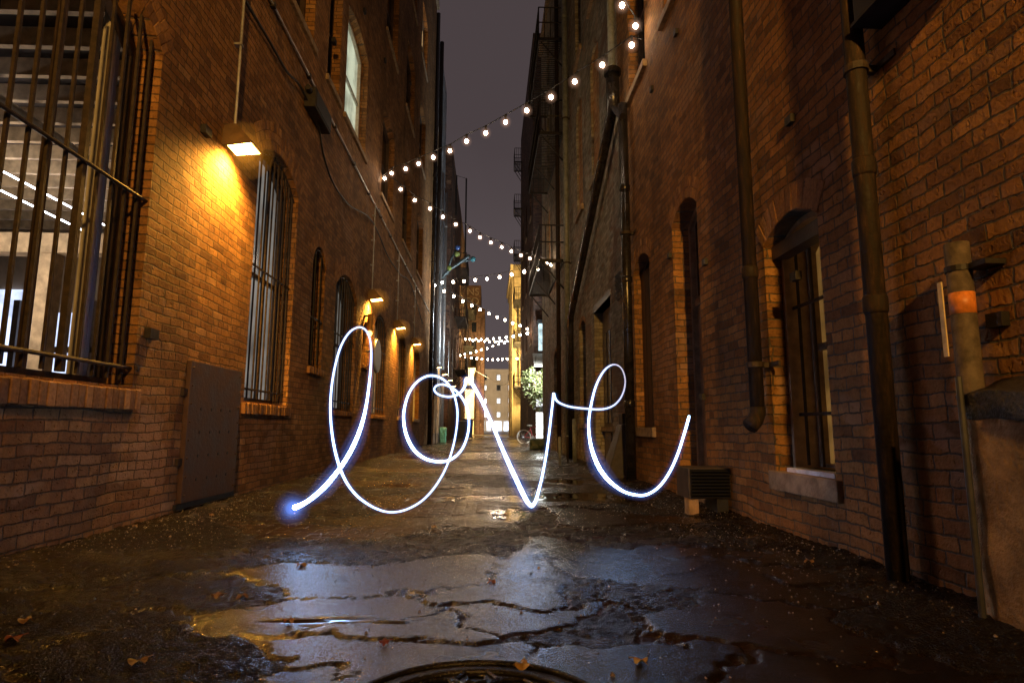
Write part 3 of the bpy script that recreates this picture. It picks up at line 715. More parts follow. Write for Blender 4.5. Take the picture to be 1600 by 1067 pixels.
W1 = window(B, RX, 1, w1, pane=PANE_AMB, fmat=WOODBR, sill=(.035, .06), silm=STONE, silh=.13, mull=(1, 2), depth=.38)
casing(W1, RX, 1, w1, .13, .37, simple('tan_painted_wood', (.36, .24, .12), .6, var=.25))
rm = MB(); ring(rm, RX, 1, w1, 1, bl=.2, proud=.004); rm.build('arch', BR_RING, W1, bevel=.004)
bm = MB(); xb = RX+.2
nb = 4
for i in range(nb):
    yy_ = w1['y1']+(w1['y2']-w1['y1'])*(.12+.76*i/(nb-1)); bm.box((xb-.008, yy_-.008, w1['z0']+.05), (xb+.008, yy_+.008, w1['z1']))
zr1, zr2 = Rr(1265, 455).z, Rr(1265, 645).z
for zz in (zr1, zr2): bm.box((xb-.02, w1['y1'], zz-.012), (xb-.009, w1['y2']-.03, zz+.012))
bm.build('bars', IRON, W1)
sc = MB(); cz = (zr1+zr2)/2; cyy = w1['y1']+(w1['y2']-w1['y1'])*.25
for sgn in (1, -1):
    pts = []
    for k in range(30):
        t = k/29*4.6; r_ = .012+.018*t
        pts.append((xb-.012, cyy+sgn*r_*math.sin(t*1.2)*.9, cz+sgn*(.075+0)+sgn*r_*math.cos(t*1.2)*.9))
    sc.tube(pts, .006, 6)
sc.build('scroll_ornament', IRON, W1)
MB().box((RX+.02, w1['y1']+.05, w1['z0']+.006), (RX+.24, w1['y2']-.12, w1['z0']+.035)).build('sill_slab', simple('pale_sill_board', (.8, .82, .88), .4), W1)
# timber lintel in the arch head
MB().box((RX+.06, w1['y1']+.01, w1['z1']-.10), (RX+.17, w1['y2']-.005, w1['z1']+.005)).build('lintel', WOODDK, W1)
# door recess
D1 = MB(); dx = RX+.25
D1.box((dx, d1['y1'], .02), (dx+.05, d1['y2'], d1['z1']+.17))
door1 = D1.build('door', WOODBR, B)
casing(door1, RX, 1, d1, .19, .25, WOODBR, 'door_frame', .05)
for (a, b) in ((.25, .95), (1.1, 1.95)):
    MB().box((dx-.015, d1['y1']+.18, a), (dx+.001, d1['y2']-.18, b)).build('door_panel', WOODDK, door1, bevel=.008)
MB().box((dx-.03, d1['y1']+.04, 2.13), (dx+.01, d1['y2']-.04, 2.21)).build('transom_bar', WOODBR, door1)
MB().box((dx-.008, d1['y1']+.1, 2.24), (dx-.002, d1['y2']-.1, d1['z1']+.04)).build('transom_pane', GLASS, door1)
MB().ball((dx-.05, d1['y1']+.12, 1.05), .03).build('handle', IRON, door1)
rm = MB(); ring(rm, RX, 1, d1, 2, proud=.004); rm.build('arch', BR_RING, door1, bevel=.004)
MB().box((RX-.05, d1['y1']-.02, -.1), (RX+.25, d1['y2']+.02, .09)).build('doorstep', STONE, door1, bevel=.01)
W2r = window(B, RX, 1, w2, fmat=WOODDK, sill=(.05, .08), silm=STONE, silh=.12, rings=2, mull=(2, 2))
sh = MB()
for i in range(4):
    a = w2['y1']+(w2['y2']-w2['y1'])*i/4; sh.box((RX+.11, a+.01, w2['z0']+.02), (RX+.14, a+(w2['y2']-w2['y1'])/4-.01, w2['z1']))
sh.build('shutter_boards', WOODDK, W2r)
for i, h in enumerate([u1, u2, u3]+up2):
    window(B, RX, 1, h, fmat=WOODDK, sill=(.06, .08), silm=STONE, pane=GLASS)
for (px, py) in ((1058, 52), (1020, 140), (1048, 400), (1104, 410), (1100, 620), (1238, 188), (1246, 432), (1565, 500)):
    p = Rr(px, py); MB().box((RX-.035, p.y-.04, p.z-.03), (RX+.01, p.y+.04, p.z+.03)).build('tie_anchor', IRON, B)
MB().box((RX-.1, -7, 17.22), (RX+.3, YB, 17.45)).build('cornice', STONE, B)

# ------------------------------------------------------------------ grey washed brick building, right, further on
G = thing('grey_brick_building', 'weathered grey washed brick building beyond the red one on the right', 'building', (RX, 16, 0))
YG = ys(848, VY, 'R')
d2 = hole(Rr(930, 600).y, Rr(956, 600).y, .03, Rr(926, 492).z, 0, depth=.2)
w3 = hole(Rr(906, 600).y, Rr(916, 600).y, .85, Rr(906, 516).z, .15)
w4 = hole(Rr(886, 600).y, Rr(891, 600).y, .85, w3['z1'], .15)
w5 = hole(Rr(866, 600).y, Rr(871, 600).y, .85, w3['z1'], .15)
g1 = hole(Rr(925, 280).y, Rr(938, 262).y, Rr(925, 288).z, Rr(925, 100).z, .25, depth=.05)
g2 = hole(Rr(902, 310).y, Rr(911, 300).y, g1['z0'], g1['z1'], .25, depth=.05)
g3 = hole(17.4, 18.3, g1['z0'], g1['z1'], .25, depth=.05)
g4 = hole(20.4, 21.3, g1['z0'], g1['z1'], .25, depth=.05)
gu = [hole(h['y1'], h['y2'], Rr(899, 108).z, Rr(899, 108).z+2.4, .15) for h in (g1, g2, g3, g4)]
gu2 = [hole(h['y1'], h['y2'], h['z0']+3.4, h['z1']+3.2, .15) for h in gu]
facade(G, RX, 1, YB+.001, YG, 16.4, [d2, w3, w4, w5, g1, g2, g3, g4]+gu+gu2, BR_G)
for h in (g1, g2, g3, g4):
    mb = MB(); poly_panel(mb, RX, 1, .05, outline(h), .05); o = mb.build('bricked_window', BR_INF, G)
    MB().box((RX-.06, h['y1']-.08, h['z0']-.12), (RX+.05, h['y2']+.08, h['z0']+.003)).build('sill', STONE, o)
for h in gu+gu2: window(G, RX, 1, h, sill=(.06, .08), silm=STONE, silh=.12)
for h in (w3, w4, w5): window(G, RX, 1, h, sill=(.05, .06), silm=STONE, silh=.1, rings=1)
dd = MB().box((RX+.17, d2['y1'], .03), (RX+.22, d2['y2'], d2['z1'])).build('door', simple('grey_brown_door', (.13, .10, .08), .5), G)
gm = MB()
ww = d2['y2']-d2['y1']
WGL = simple('wavy_door_glass', (.10, .10, .12), .12)
for i in range(4): MB().box((RX+.155, d2['y1']+ww*(.08+.22*i), .85), (RX+.171, d2['y1']+ww*(.22+.22*i), 2.6)).build('glass_strip', WGL, dd)
DPG = simple('door_panel_grey', (.16, .13, .11), .5)
for i in range(2): MB().box((RX+.15, d2['y1']+ww*(.1+.45*i), .15), (RX+.171, d2['y1']+ww*(.43+.45*i), .68)).build('door_panel', DPG, dd, bevel=.01)
MB().box((RX-.01, d2['y1']-.1, d2['z1']), (RX+.2, d2['y2']+.1, d2['z1']+.12)).build('lintel', WOODDK, dd)
MB().box((RX+.1, d2['y1'], .7), (RX+.17, d2['y2'], .78)).build('door_rail', WOODBR, dd)
MB().ball((RX+.12, d2['y1']+.12, 1.0), .03).build('handle', IRON, dd)
v0, v1 = Rr(965, 450).y, Rr(974, 440).y; vz0, vz1 = Rr(970, 466).z, Rr(970, 425).z
vt = thing('louvre_vent', 'small black louvred vent on the wall beside the tall black downspout', 'vent', (RX, v1, vz0))
MB().box((RX-.02, v1, vz0), (RX+.01, v0, vz1)).build('frame', BLACK, vt)
lv = MB()
for k in range(6):
    z_ = vz0+(vz1-vz0)*(k+.5)/6; lv.obox((RX-.035, (v0+v1)/2, z_), (.02, 0, -.015), (0, (v0-v1)/2*.9, 0), (.002, 0, .003))
lv.build('slats', GREYPIPE, vt)
cn = MB().box((RX-.12, YB, 16.42), (RX+.3, YG, 16.7)).build('cornice', STONE, G)

# ------------------------------------------------------------------ downspouts and pipes, right wall
def downspout(label, y, r, z0, z1, mat, off=.11, coll=(), arm=(), shoe=False, name='downspout', X=RX, s=-1, group=None, lean=0):
    x = X+s*off
    t = thing(name, label, 'pipe', (x, y, z0), group)
    MB().tube([(x, y, z0), (x, y, z1)], r, 16).build('pipe', mat, t, smooth=True)
    for z in coll: MB().tube([(x, y, z-.05), (x, y, z-.035), (x, y, z+.035), (x, y, z+.05)], [r*1.02, r*1.16, r*1.16, r*1.02], 16).build('collar', mat, t, smooth=True)
    for z in arm:
        b = MB().tube([(x, y, z-.02), (x, y, z+.02)], r*1.22, 16)
        b.box((x, y-.02, z-.02), (X-s*.01, y+.02, z+.02)); b.box((X+s*.012, y-.17, z-.018), (X-s*.005, y+.02, z+.018))
        b.build('bracket', BRONZE, t)
    if shoe:
        MB().tube([(x, y, z0+.02), (x, y, z0-.03), (x+s*.03, y-.02, z0-.08), (x+s*.08, y-.04, z0-.12)], [r*1.08, r*1.1, r*1.12, r*1.15], 14).build('shoe', mat, t, smooth=True)
    return t
def yoff(px, off): return Rr(px, 668, off).y
Pz = lambda px, py, off=.11: Rr(px, py, off).z
downspout('rusty iron downspout right of the barred window, reaching the ground', yoff(1384, .11), .052, -.02, 4.9, PIPE, coll=(1.4, 2.15), arm=(Pz(1350, 97),))
downspout('rusty downspout left of the barred window, ending in a shoe above the ground', yoff(1185, .11), .052, Pz(1184, 640), 12, PIPE, coll=(1.95, 4.4, 7), arm=(Pz(1180, 570),), shoe=True)
downspout('glossy black downspout where the red building ends, beside the vent', yoff(985, .12), .07, 0, Pz(975, 160), BLACKPIPE, off=.12, coll=(1.1, 2.9, 4.3), arm=(3.6,))
downspout('tall pale upper drainpipe standing on the black funnel joint', yoff(968, .13), .06, Pz(967, 80), 15, GREYPIPE, off=.13, coll=(9.2, 11.5))
downspout('grey green drainpipe running the full height of the grey brick wall', yoff(888, .12), .075, 0, 16, GREYPIPE, off=.12, coll=(3, 5.1, 6.8, 9.2, 12), arm=(5, 9))
downspout('brown drainpipe between the fire escape and the grey drainpipe', yoff(874, .15), .06, 0, 16, PIPE, off=.15, coll=(3, 6, 9))
# diagonal drain
ya_, za_ = yoff(969, .14), Pz(970, 135, .14); yb_, zb2 = yoff(893, .14), Pz(893, 497, .14)
xx = RX-.14
dg = thing('diagonal_drain', 'thick black drain dropping diagonally across the grey brick wall', 'pipe', (xx, yb_, 0))
MB().tube([(xx, ya_, Pz(968, 75, .14)), (xx, ya_, za_+.25), (xx, ya_, za_), (xx, ya_+.12, za_-.06), (xx, yb_-.1, zb2+.05), (xx, yb_, zb2-.15), (xx, yb_, 0)], [.11, .11, .11, .085, .075, .075, .075], 14).build('pipe', BLACKPIPE, dg, smooth=True)
MB().tube([(xx, ya_, Pz(968, 86, .14)), (xx, ya_, Pz(968, 78, .14))], .14, 14).build('collar', BLACKPIPE, dg)
MB().tube([(xx, ya_, za_), (xx, yoff(985, .14), za_-.55)], .06, 12).build('branch', BLACKPIPE, dg)
# short vent pipe with orange band
yv = yoff(1524, .09); xv = RX-.09
vp = thing('vent_pipe', 'short grey pipe with an orange band, standing behind the concrete buttress', 'pipe', (xv, yv, 0))
zt = Rr(1507, 376, .09).z
MB().tube([(xv, yv, 0), (xv, yv, zt)], .047, 18).build('pipe', simple('weathered_grey_pipe', (.10, .075, .055), .7, 0, var=.5, sc=16, bump=.004), vp, smooth=True)
MB().tube([(xv, yv, Rr(1510, 490, .09).z), (xv, yv, Rr(1510, 456, .09).z)], .0482, 18).build('orange_band', simple('orange_reflective_tape', (.75, .25, .05), .45, var=.3, sc=25), vp, smooth=True)
zc_ = Rr(1507, 418, .09).z
cb = MB().tube([(xv, yv, zc_-.012), (xv, yv, zc_+.012)], .053, 18); cb.box((xv, yv-.14, zc_-.01), (RX+.005, yv-.02, zc_+.012)); cb.build('clamp', IRON, vp)
MB().box((xv-.046, yv+.05, Rr(1490, 558, .09).z), (xv-.04, yv+.075, Rr(1488, 440, .09).z)).build('marker_strip', simple('yellow_marker', (.8, .62, .3), .4), vp)
tag(MB().tube([(1.90, 2.36, 0), (1.90, 2.36, .97)], .0125, 8).build('thin_conduit', simple('dark_conduit', (.06, .06, .065), .4)), 'thin grey conduit beside the short banded pipe', 'conduit')
# concrete buttress
cb = thing('concrete_buttress', 'rough concrete buttress with a black tar crust at the right edge', 'buttress', (RX, 2, 0))
m_ = bmesh.new()
def lumpy(name, a, b, mat, parent, cuts=14, amp=.012, seed=1, slope=0):
    m_ = bmesh.new(); bmesh.ops.create_cube(m_, size=1)
    bmesh.ops.subdivide_edges(m_, edges=m_.edges[:], cuts=cuts, use_grid_fill=True)
    a, b = Vector(a), Vector(b); o0 = rootloc(parent)
    for v in m_.verts:
        p = Vector([a[i]+(b[i]-a[i])*(v.co[i]+.5) for i in range(3)])
        n = mnoise.noise_vector(p*6+Vector((seed, 0, 0)))*amp+mnoise.noise_vector(p*20)*amp*.4
        tz = (v.co.z+.5)
        p.z += slope*(v.co.x+.5)*tz
        v.co = p+n-o0
    me = bpy.data.meshes.new(name); m_.to_mesh(me); m_.free(); me.materials.append(mat)
    me.polygons.foreach_set('use_smooth', [True]*len(me.polygons))
    o = bpy.data.objects.new(name, me); COL.objects.link(o); o.parent = parent; return o
lumpy('block', (1.925, 1.3, -.05), (RX+.02, 2.38, .82), CONC, cb, slope=.05)
lumpy('tar_crust', (1.915, 1.3, .80), (RX+.02, 2.39, .90), TAR, cb, amp=.03, seed=5, slope=.08)
# dark box high on the wall
q0 = Rr(1379, 39); 
bx = thing('wall_box', 'dark metal box jutting from the right wall at the top of the picture', 'box', (RX, q0.y, q0.z))
MB().box((RX-.16, q0.y-.95, q0.z), (RX+.01, q0.y, q0.z+.8)).build('housing', BLACK, bx, bevel=.01)
MB().box((RX-.175, q0.y-.96, q0.z-.02), (RX-.0, q0.y+.01, q0.z-.001)).build('rim', IRON, bx)
# black vent box near the ground
vb = thing('vent_box', 'black louvred vent box on a short foot beside the tall door recess', 'box', (1.9, 5.4, 0))
yv1 = 5.25
MB().box((1.73, yv1, .16), (2.10, yv1+.33, .42)).build('housing', simple('worn_grey_metal', (.05, .038, .03), .5, var=.4), vb, bevel=.006)
lv = MB().box((1.745, yv1-.012, .17), (2.09, yv1-.002, .41))
for k in range(8): lv.obox((1.917, yv1-.022, .19+.028*k), (.165, 0, 0), (0, .010, -.008), (0, .002, .003))
lv.build('louvre', simple('flat_black', (.006, .006, .007), .7, spec=.2), vb)
MB().box((1.735, yv1+.02, 0), (1.82, yv1+.14, .158)).build('foot', CONC, vb)
MB().box((1.98, yv1+.02, 0), (2.08, yv1+.3, .158)).build('rear_foot', BLACK, vb)
# tapered dark buttress by the door
py_ = onz(960, 744).y; pc = Rr(964, 700, .1)
tb = thing('dark_buttress', 'dark tapering kerb stone leaning on the wall between door and black downspout', 'buttress', (RX-.1, 9.2, 0))
MB().add([(RX-.42, 8.85, -.05), (RX, 8.85, -.05), (RX, 9.45, -.05), (RX-.42, 9.45, -.05), (RX-.13, 8.98, .82), (RX, 8.98, .82), (RX, 9.3, .82), (RX-.13, 9.3, .82)],
         [(0, 3, 2, 1), (4, 5, 6, 7), (0, 1, 5, 4), (1, 2, 6, 5), (2, 3, 7, 6), (3, 0, 4, 7)]).build('body', simple('black_stone', (.03, .025, .022), .5, var=.4, bump=.01), tb, bevel=.02)
MB().box((RX-.12, 9.0, .822), (RX-.0, 9.26, .98)).build('cap', IRON, tb, bevel=.01)
# bollards
for i, (px, pb, pt, rr, lab) in enumerate(((875, 728, 683, .03, 'leftmost and nearest of the three slim steel posts by the grey wall'), (887, 725, 681, .025, 'middle slim steel post, darkest of the three by the grey wall'), (898, 724, 655, .045, 'tallest and thickest steel post, right of the other two by the grey wall'))):
    p = onz(px, pb); h = ony(px, pt, p.y).z
    t = thing('bollard', lab, 'bollard', p, 'steel posts by the grey wall')
    MB().tube([(p.x, p.y, -.05), (p.x, p.y, h-.01)], rr, 12).build('post', GREYPIPE if i != 1 else PIPE, t, smooth=True)
    MB().tube([(p.x, p.y, h-.009), (p.x, p.y, h+.012)], [rr*1.1, rr*.6], 12).build('cap', GREYPIPE, t)

# ------------------------------------------------------------------ fire escapes
def fire_escape(label, x0, x1, y0, y1, zs, group, ladder=True, s=1):
    """x0 outer, x1 wall"""
    t = thing('fire_escape', label, 'fire escape', (x1, (y0+y1)/2, zs[0]), group)
    for z in zs:
        p = MB(); n = int((y1-y0)/.11)
        p.box((x0, y0, z-.09), (x0+(x1-x0)*.03, y1, z)); p.box((x1-(x1-x0)*.03, y0, z-.09), (x1, y1, z))
        p.box((x0, y0, z-.09), (x1, y0+.03, z)); p.box((x0, y1-.03, z-.09), (x1, y1, z))
        for i in range(n): yy = y0+(y1-y0)*(i+.5)/n; p.box((x0, yy-.012, z-.03), (x1, yy+.012, z-.012))
        P_ = p.build('platform', IRON, t)
        r = MB()
        for zz in (z+.5, z+1.0):
            r.tube([(x1, y0+.02, zz), (x0, y0+.02, zz), (x0, y1-.02, zz), (x1, y1-.02, zz)], .022, 5)
        k = int((y1-y0)/.28)
        for i in range(k+1):
            yy = y0+.02+(y1-y0-.04)*i/k; r.tube([(x0, yy, z), (x0, yy, z+1.0)], .012, 4)
        for i in range(1, 4):
            xx_ = x0+(x1-x0)*i/4
            for yy in (y0+.02, y1-.02): r.tube([(xx_, yy, z), (xx_, yy, z+1.0)], .012, 4)
        r.build('railing', IRON, t)
        for yy in (y0+.1, (y0+y1)/2, y1-.1): MB().tube([(x0+(x1-x0)*.1, yy, z-.08), (x1, yy, z-.85)], .025, 5).build('bracket', IRON, t)
    if ladder:
        l = MB(); xl = x0+(x1-x0)*.45
        for a, b in zip(zs[:-1], zs[1:]):
            for o in (0, .5):
                l.tube([(xl+(x1-x0)*(.3*o), y0+.6, a), (xl+(x1-x0)*(.3*o), y1-.8, b)], .03, 5)
            for k in range(12):
                f = (k+.5)/12; l.box((xl, y0+.6+(y1-y0-1.4)*f-.08, a+(b-a)*f-.012), (xl+(x1-x0)*.15, y0+.6+(y1-y0-1.4)*f+.08, a+(b-a)*f+.012))
        l.build('stairs', IRON, t)
    return t
gr = 'iron fire escapes'
zz1 = Rr(884, 372).z; 
yf = 16.6
fire_escape('iron fire escape of three platforms on the grey brick wall', 1.42, RX, yf, 21.2, (onx(846, 395, 1.42).z, onx(846, 185, 1.42).z, 12.4), gr, ladder=False)

# ------------------------------------------------------------------ dark block beyond, with the shop
H = thing('dark_brick_building', 'tall dark building beyond the grey one, with the bright shop at its foot', 'building', (2.25, 33, 0))
HY = 30.0; HX = 2.25
hh = []
for zrow in (5.2, 8.7, 12.2):
    for yy_ in (31.5, 35.2, 39): hh.append(hole(yy_, yy_+1, zrow, zrow+2, .15))
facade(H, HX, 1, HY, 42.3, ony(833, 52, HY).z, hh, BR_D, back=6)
for h in hh: window(H, HX, 1, h, sill=(.05, .05), silm=STONE)
for k in range(3):
    pass
# ground floor shop in the face that looks down the alley
s0, s1 = ony(838, 660, HY-.06), ony(852, 688, HY-.06)
sx0, sx1 = s0.x, 3.1
shop = thing('shop_front', 'bright white shop front at the foot of the dark building, behind the bicycles', 'shop', (sx0, HY, 0))
MB().box((sx0, HY-.08, ony(840, 684, HY).z), (sx1, HY-.01, ony(840, 645, HY).z)).build('display_window', SHOP, shop)
MB().box((sx0-.05, HY-.35, ony(840, 644, HY).z), (sx1, HY-.005, ony(840, 636, HY).z)).build('sign_board', simple('grey_fascia', (.25, .23, .22), .5), shop)
MB().box((sx0-.02, HY-.06, ony(840, 635, HY).z), (sx1, HY-.012, ony(840, 622, HY).z)).build('transom_window', LIT_WHITE, shop)
spot('shop_fill_light', (2.75, HY-2.2, 3.9), (1.9, HY-.9, 1.6), 1400, (.95, 1, .96), .15, 130, shop)  # added light that brightens the plant and bicycles from the right
spot('pale_wall_fill_light', (2.6, HY-2.6, 3.6), (-2.65, 29.5, 8), 2600, (.80, .92, 1), .15, 110, shop)  # added cool light that brightens the pale wall and pipes opposite
MB().box((2.7, HY-2.25, 3.93), (2.8, HY-2.1, 4.0)).build('fill_lamp_head', IRON, shop); MB().tube([(2.75, HY-2.15, 4.0), (2.75, HY-.02, 4.4)], .02, 6).build('fill_lamp_arm', IRON, shop)  # unseen fixture, made up to carry the added shop light
fm = MB().box((sx0-.06, HY-.12, 0), (sx0-.003, HY-.012, 2.6)); fm.box((sx0, HY-.12, 0), (sx1, HY-.012, ony(840, 685, HY).z)); fm.build('frame', WOODDK, shop)
# upper cyan window box and awning
a0 = ony(842, 512, HY-.3)
up_ = thing('glass_oriel', 'narrow cold lit glass box on the dark building above the plant', 'window', (2.3, HY, a0.z))
MB().box((ony(841, 500, HY).x, HY-.4, ony(841, 548, HY).z), (ony(847, 500, HY).x, HY-.01, ony(841, 508, HY).z)).build('pane', lit_pane('cyan_pane', (.7, .95, 1), 1.2), up_)
MB().box((ony(838, 500, HY).x, HY-.5, ony(841, 507, HY).z), (2.7, HY-.005, ony(841, 502, HY).z)).build('roof', IRON, up_)
aw = MB()
xa, xb2 = ony(832, 560, HY).x, 2.9
za1, za2 = ony(840, 552, HY).z, ony(840, 575, HY).z
aw.add([(xa, HY-.005, za1), (xb2, HY-.005, za1), (xb2, HY-1.1, za2), (xa, HY-1.1, za2), (xa, HY-.005, za1-.05), (xb2, HY-.005, za1-.05), (xb2, HY-1.1, za2-.05), (xa, HY-1.1, za2-.05)],
       [(0, 1, 2, 3), (4, 7, 6, 5), (0, 3, 7, 4), (3, 2, 6, 7), (1, 5, 6, 2)])
tag(aw.build('awning', simple('grey_canvas', (.28, .27, .25), .8, var=.2)), 'grey awning over the shop front, above the hanging plant', 'awning')
fire_escape('stacked small iron balconies on the far corner of the dark building', 1.72, HX, 40.6, 42.2, tuple(ony(808, q, 41).z for q in (400, 328, 256)), gr, ladder=False)

# hanging plant
def leafball(name, c, rx, ry, rz, n, size, mat, parent, seed=3):
    rng = random.Random(seed); mb = MB()
    for i in range(n):
        while True:
            p = Vector((rng.uniform(-1, 1), rng.uniform(-1, 1), rng.uniform(-1, 1)))
            if p.length < 1 and mnoise.noise(p*2.3+Vector((seed, 0, 0))) > -.25: break
        q = Vector((c[0]+p.x*rx, c[1]+p.y*ry, c[2]+p.z*rz-.3*p.length*rng.random()))
        a = Vector((rng.uniform(-1, 1), rng.uniform(-1, 1), rng.uniform(-1, .4))).normalized(); b = a.orthogonal().normalized()
        s_ = size*rng.uniform(.6, 1.3)
        mb.add([q-a*s_, q+b*s_*.4, q+a*s_, q-b*s_*.4], [(0, 1, 2, 3)])
    return mb.build(name, mat, parent)
LEAF = Mat('leaf_green'); _i = LEAF.island(); LEAF.set('Base Color', LEAF.ramp(_i, [(0, (.05, .07, .02)), (.5, (.16, .19, .06)), (1, (.42, .44, .26))])).set('Roughness', .5); LEAF = LEAF.m
pc = ony(835, 603, 29.0)
pt = thing('hanging_plant', 'big bushy hanging plant lit white from the shop, above the bicycles', 'plant', pc)
leafball('foliage', pc, .55, .45, .6, 900, .075, LEAF, pt)
for k_, (dx_, dz_, q_) in enumerate(((-.35, .5, .3), (.35, .35, .4), (.1, -.6, .35), (-.15, .75, .2), (.4, -.35, .3))):
    leafball('trailing_foliage', (pc.x+dx_, pc.y, pc.z+dz_), q_, q_, q_*1.3, 200, .07, LEAF, pt, 11+k_)
MB().tube([pc, (pc.x+.1, pc.y+.3, pc.z+1.5)], .015, 6).build('wire', IRON, pt)
MB().ball(pc, .22, 12, 8).build('basket', simple('wicker', (.12, .08, .04), .9), pt)

# bicycles
def bicycle(label, px, py, col, yaw, lean, sc=1.0, group='bicycles leaning by the shop'):
    base = onz(px, py)
    t = thing('bicycle', label, 'bicycle', base, group)
    M_ = Matrix.Translation(base) @ Matrix.Rotation(yaw, 4, 'Z') @ Matrix.Rotation(lean, 4, 'X')
    R_ = .33*sc; wb = 1.02*sc
    def T(*p): return M_ @ Vector(p)
    paint = simple('bike_paint_'+('red' if col[0] > .3 else 'blue'), col, .3, .2)
    tyre = simple('white_tyre' if col[0] > .3 else 'black_tyre', (.6, .58, .55) if col[0] > .3 else (.03, .03, .03), .6)
    for cx in (0, wb):
        ty = MB().tube([T(cx+R_*math.cos(a), 0, R_+R_*math.sin(a)) for a in np.linspace(0, 2*math.pi, 29)], .022*sc, 6).build('wheel', tyre, t, smooth=True)
        sp = MB()
        for k in range(14):
            a = 2*math.pi*k/14; sp.tube([T(cx, 0, R_), T(cx+R_*.95*math.cos(a), 0, R_+R_*.95*math.sin(a))], .003, 3)
        sp.tube([T(cx, -.04, R_), T(cx, .04, R_)], .025, 8); sp.build('spokes', WHITEPIPE, ty)
    bb = (.44*sc, 0, .28*sc); st = (.32*sc, 0, .78*sc); hd = (.82*sc, 0, .80*sc); hd2 = (.86*sc, 0, .62*sc)
    fr = MB()
    for a, b in ((bb, st), (st, hd), (bb, hd2), ((0, 0, R_), bb), ((0, 0, R_), (.34*sc, 0, .70*sc)), (hd2, (wb, 0, R_)), (hd2, (.80*sc, 0, .92*sc))):
        fr.tube([T(*a), T(*b)], .018*sc, 8)
    fr.build('frame', paint, t, smooth=True)
    MB().tube([T(.78*sc, -.28, .96*sc), T(.84*sc, -.1, .95*sc), T(.80*sc, 0, .93*sc), T(.84*sc, .1, .95*sc), T(.78*sc, .28, .96*sc)], .014, 8).build('handlebar', WHITEPIPE, t, smooth=True)
    s_ = MB().ball((0, 0, 0), 1, 12, 8, (.15, .075, .035)); s_.v = [tuple(T(v[0]+.29*sc, v[1]*(1-.6*(v[0]/.15)), v[2]+.88*sc)) for v in s_.v]
    s_.tube([T(*st), T(.30*sc, 0, .87*sc)], .014, 6); s_.build('saddle', simple('saddle_white' if col[0] > .3 else 'saddle_black', (.6, .58, .55) if col[0] > .3 else (.03, .03, .03), .5), t)
    MB().tube([T(.44*sc, -.06, .28*sc), T(.44*sc, .06, .28*sc)], .09*sc, 14).build('crank', WHITEPIPE, t)
    return t
bicycle('red bicycle with white tyres and white saddle, leaning before the dark building', 819, 693, (.45, .04, .05), rad(8), rad(-10))
bicycle('second, partly hidden bicycle with black tyres close to the bright shop front', 838, 692, (.06, .12, .35), rad(25), rad(-8))
# green sack
gb = onz(842, 702)
lump = lumpy('sack', (gb.x-.3, gb.y-.25, -.02), (gb.x+.3, gb.y+.3, .36), simple('dark_green_sack', (.04, .07, .04), .4, var=.5), None, cuts=8, amp=.09)
tag(lump, 'lumpy dark green sack lying in front of the bicycles', 'sack')

# ------------------------------------------------------------------ left pale painted building and pipes
Bp = thing('pale_painted_building', 'narrow pale blue painted brick building after the long left building', 'building', (LX, 29, 0))
YP = ys(688)
ph = [hole(28.0, 29.2, 13.4, 15.6, .15), hole(28.0, 29.2, 9, 11, .15), hole(31, 32, 9, 11, .15), hole(31, 32, 13.4, 15.6, .15), hole(30.6, 32.2, .9, 2.9, 0), hole(27.6, 28.8, .05, 2.5, 0)]
facade(Bp, LX, -1, YA+.002, YP, 20.5, ph, BR_PALE)
for i, h in enumerate(ph[:5]): window(Bp, LX, -1, h, pane=LIT_WARM if i == 0 else GLASS, fmat=WHITEP, sill=(.05, .05))
dd = MB().box((LX-.2, ph[5]['y1'], .05), (LX-.15, ph[5]['y2'], 2.5)).build('door', WHITEP, Bp); MB().ball((LX-.12, ph[5]['y1']+.15, 1.1), .04).build('handle', IRON, dd)
for (px, mt, r, lab) in ((671, BLACKPIPE, .09, 'black drainpipe where the long left building ends'), (678, PIPE, .1, 'dark brown drainpipe on the pale painted wall'), (684, WHITEPIPE, .06, 'thin pale pipe on the pale painted wall'), (690.5, WHITEPIPE, .08, 'bright pale pipe at the far corner of the pale wall')):
    yp = ys(px, VY, 'L', .15); downspout(lab, yp, r, 0, 14 if r < .09 else 20, mt, off=.15, X=LX, s=1, coll=(4, 8, 12), group=None)
C = thing('dark_fire_escape_building', 'dark brick building far along the left side, hung with iron stairs', 'building', (-2.25, 45, 0))
CX = -2.25
ch = []
for zrow in (4.6, 8.0, 11.2):
    for yy_ in (35.5, 39, 42.5, 46, 50, 54): ch.append(hole(yy_, yy_+1.2, zrow, zrow+2, .15))
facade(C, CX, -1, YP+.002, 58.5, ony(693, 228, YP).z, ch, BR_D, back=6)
for i, h in enumerate(ch): window(C, CX, -1, h, pane=LIT_WARM if i in (2, 9) else GLASS, sill=(.05, .05))
fire_escape('iron fire escape halfway along the far dark building, left', CX+.75, CX, 38, 42.5, (4.4, 7.8, 11.0), gr)
fire_escape('farthest iron fire escape on the left, near the end of the alley', CX+.95, CX, 52, 57, (4.4, 7.8, 11.0), gr)
tag(MB().tube([(CX+.1, 36.5, 14), (CX+.1, 36.5, 16.6), (CX+.7, 36.9, 16.6), (CX+.7, 36.9, 11)], .05, 6).build('roof_rail', IRON), 'bent iron roof rail at the top of the far dark building', 'rail')
lampw = [(684, 575), (693, 586), (702, 595), (708, 604)]
labs = ['small sodium lamp on the pale painted building, first of the far row', 'small sodium lamp just past the pale building corner', 'third small sodium lamp of the far row on the dark building', 'last and dimmest small sodium lamp of the far row']
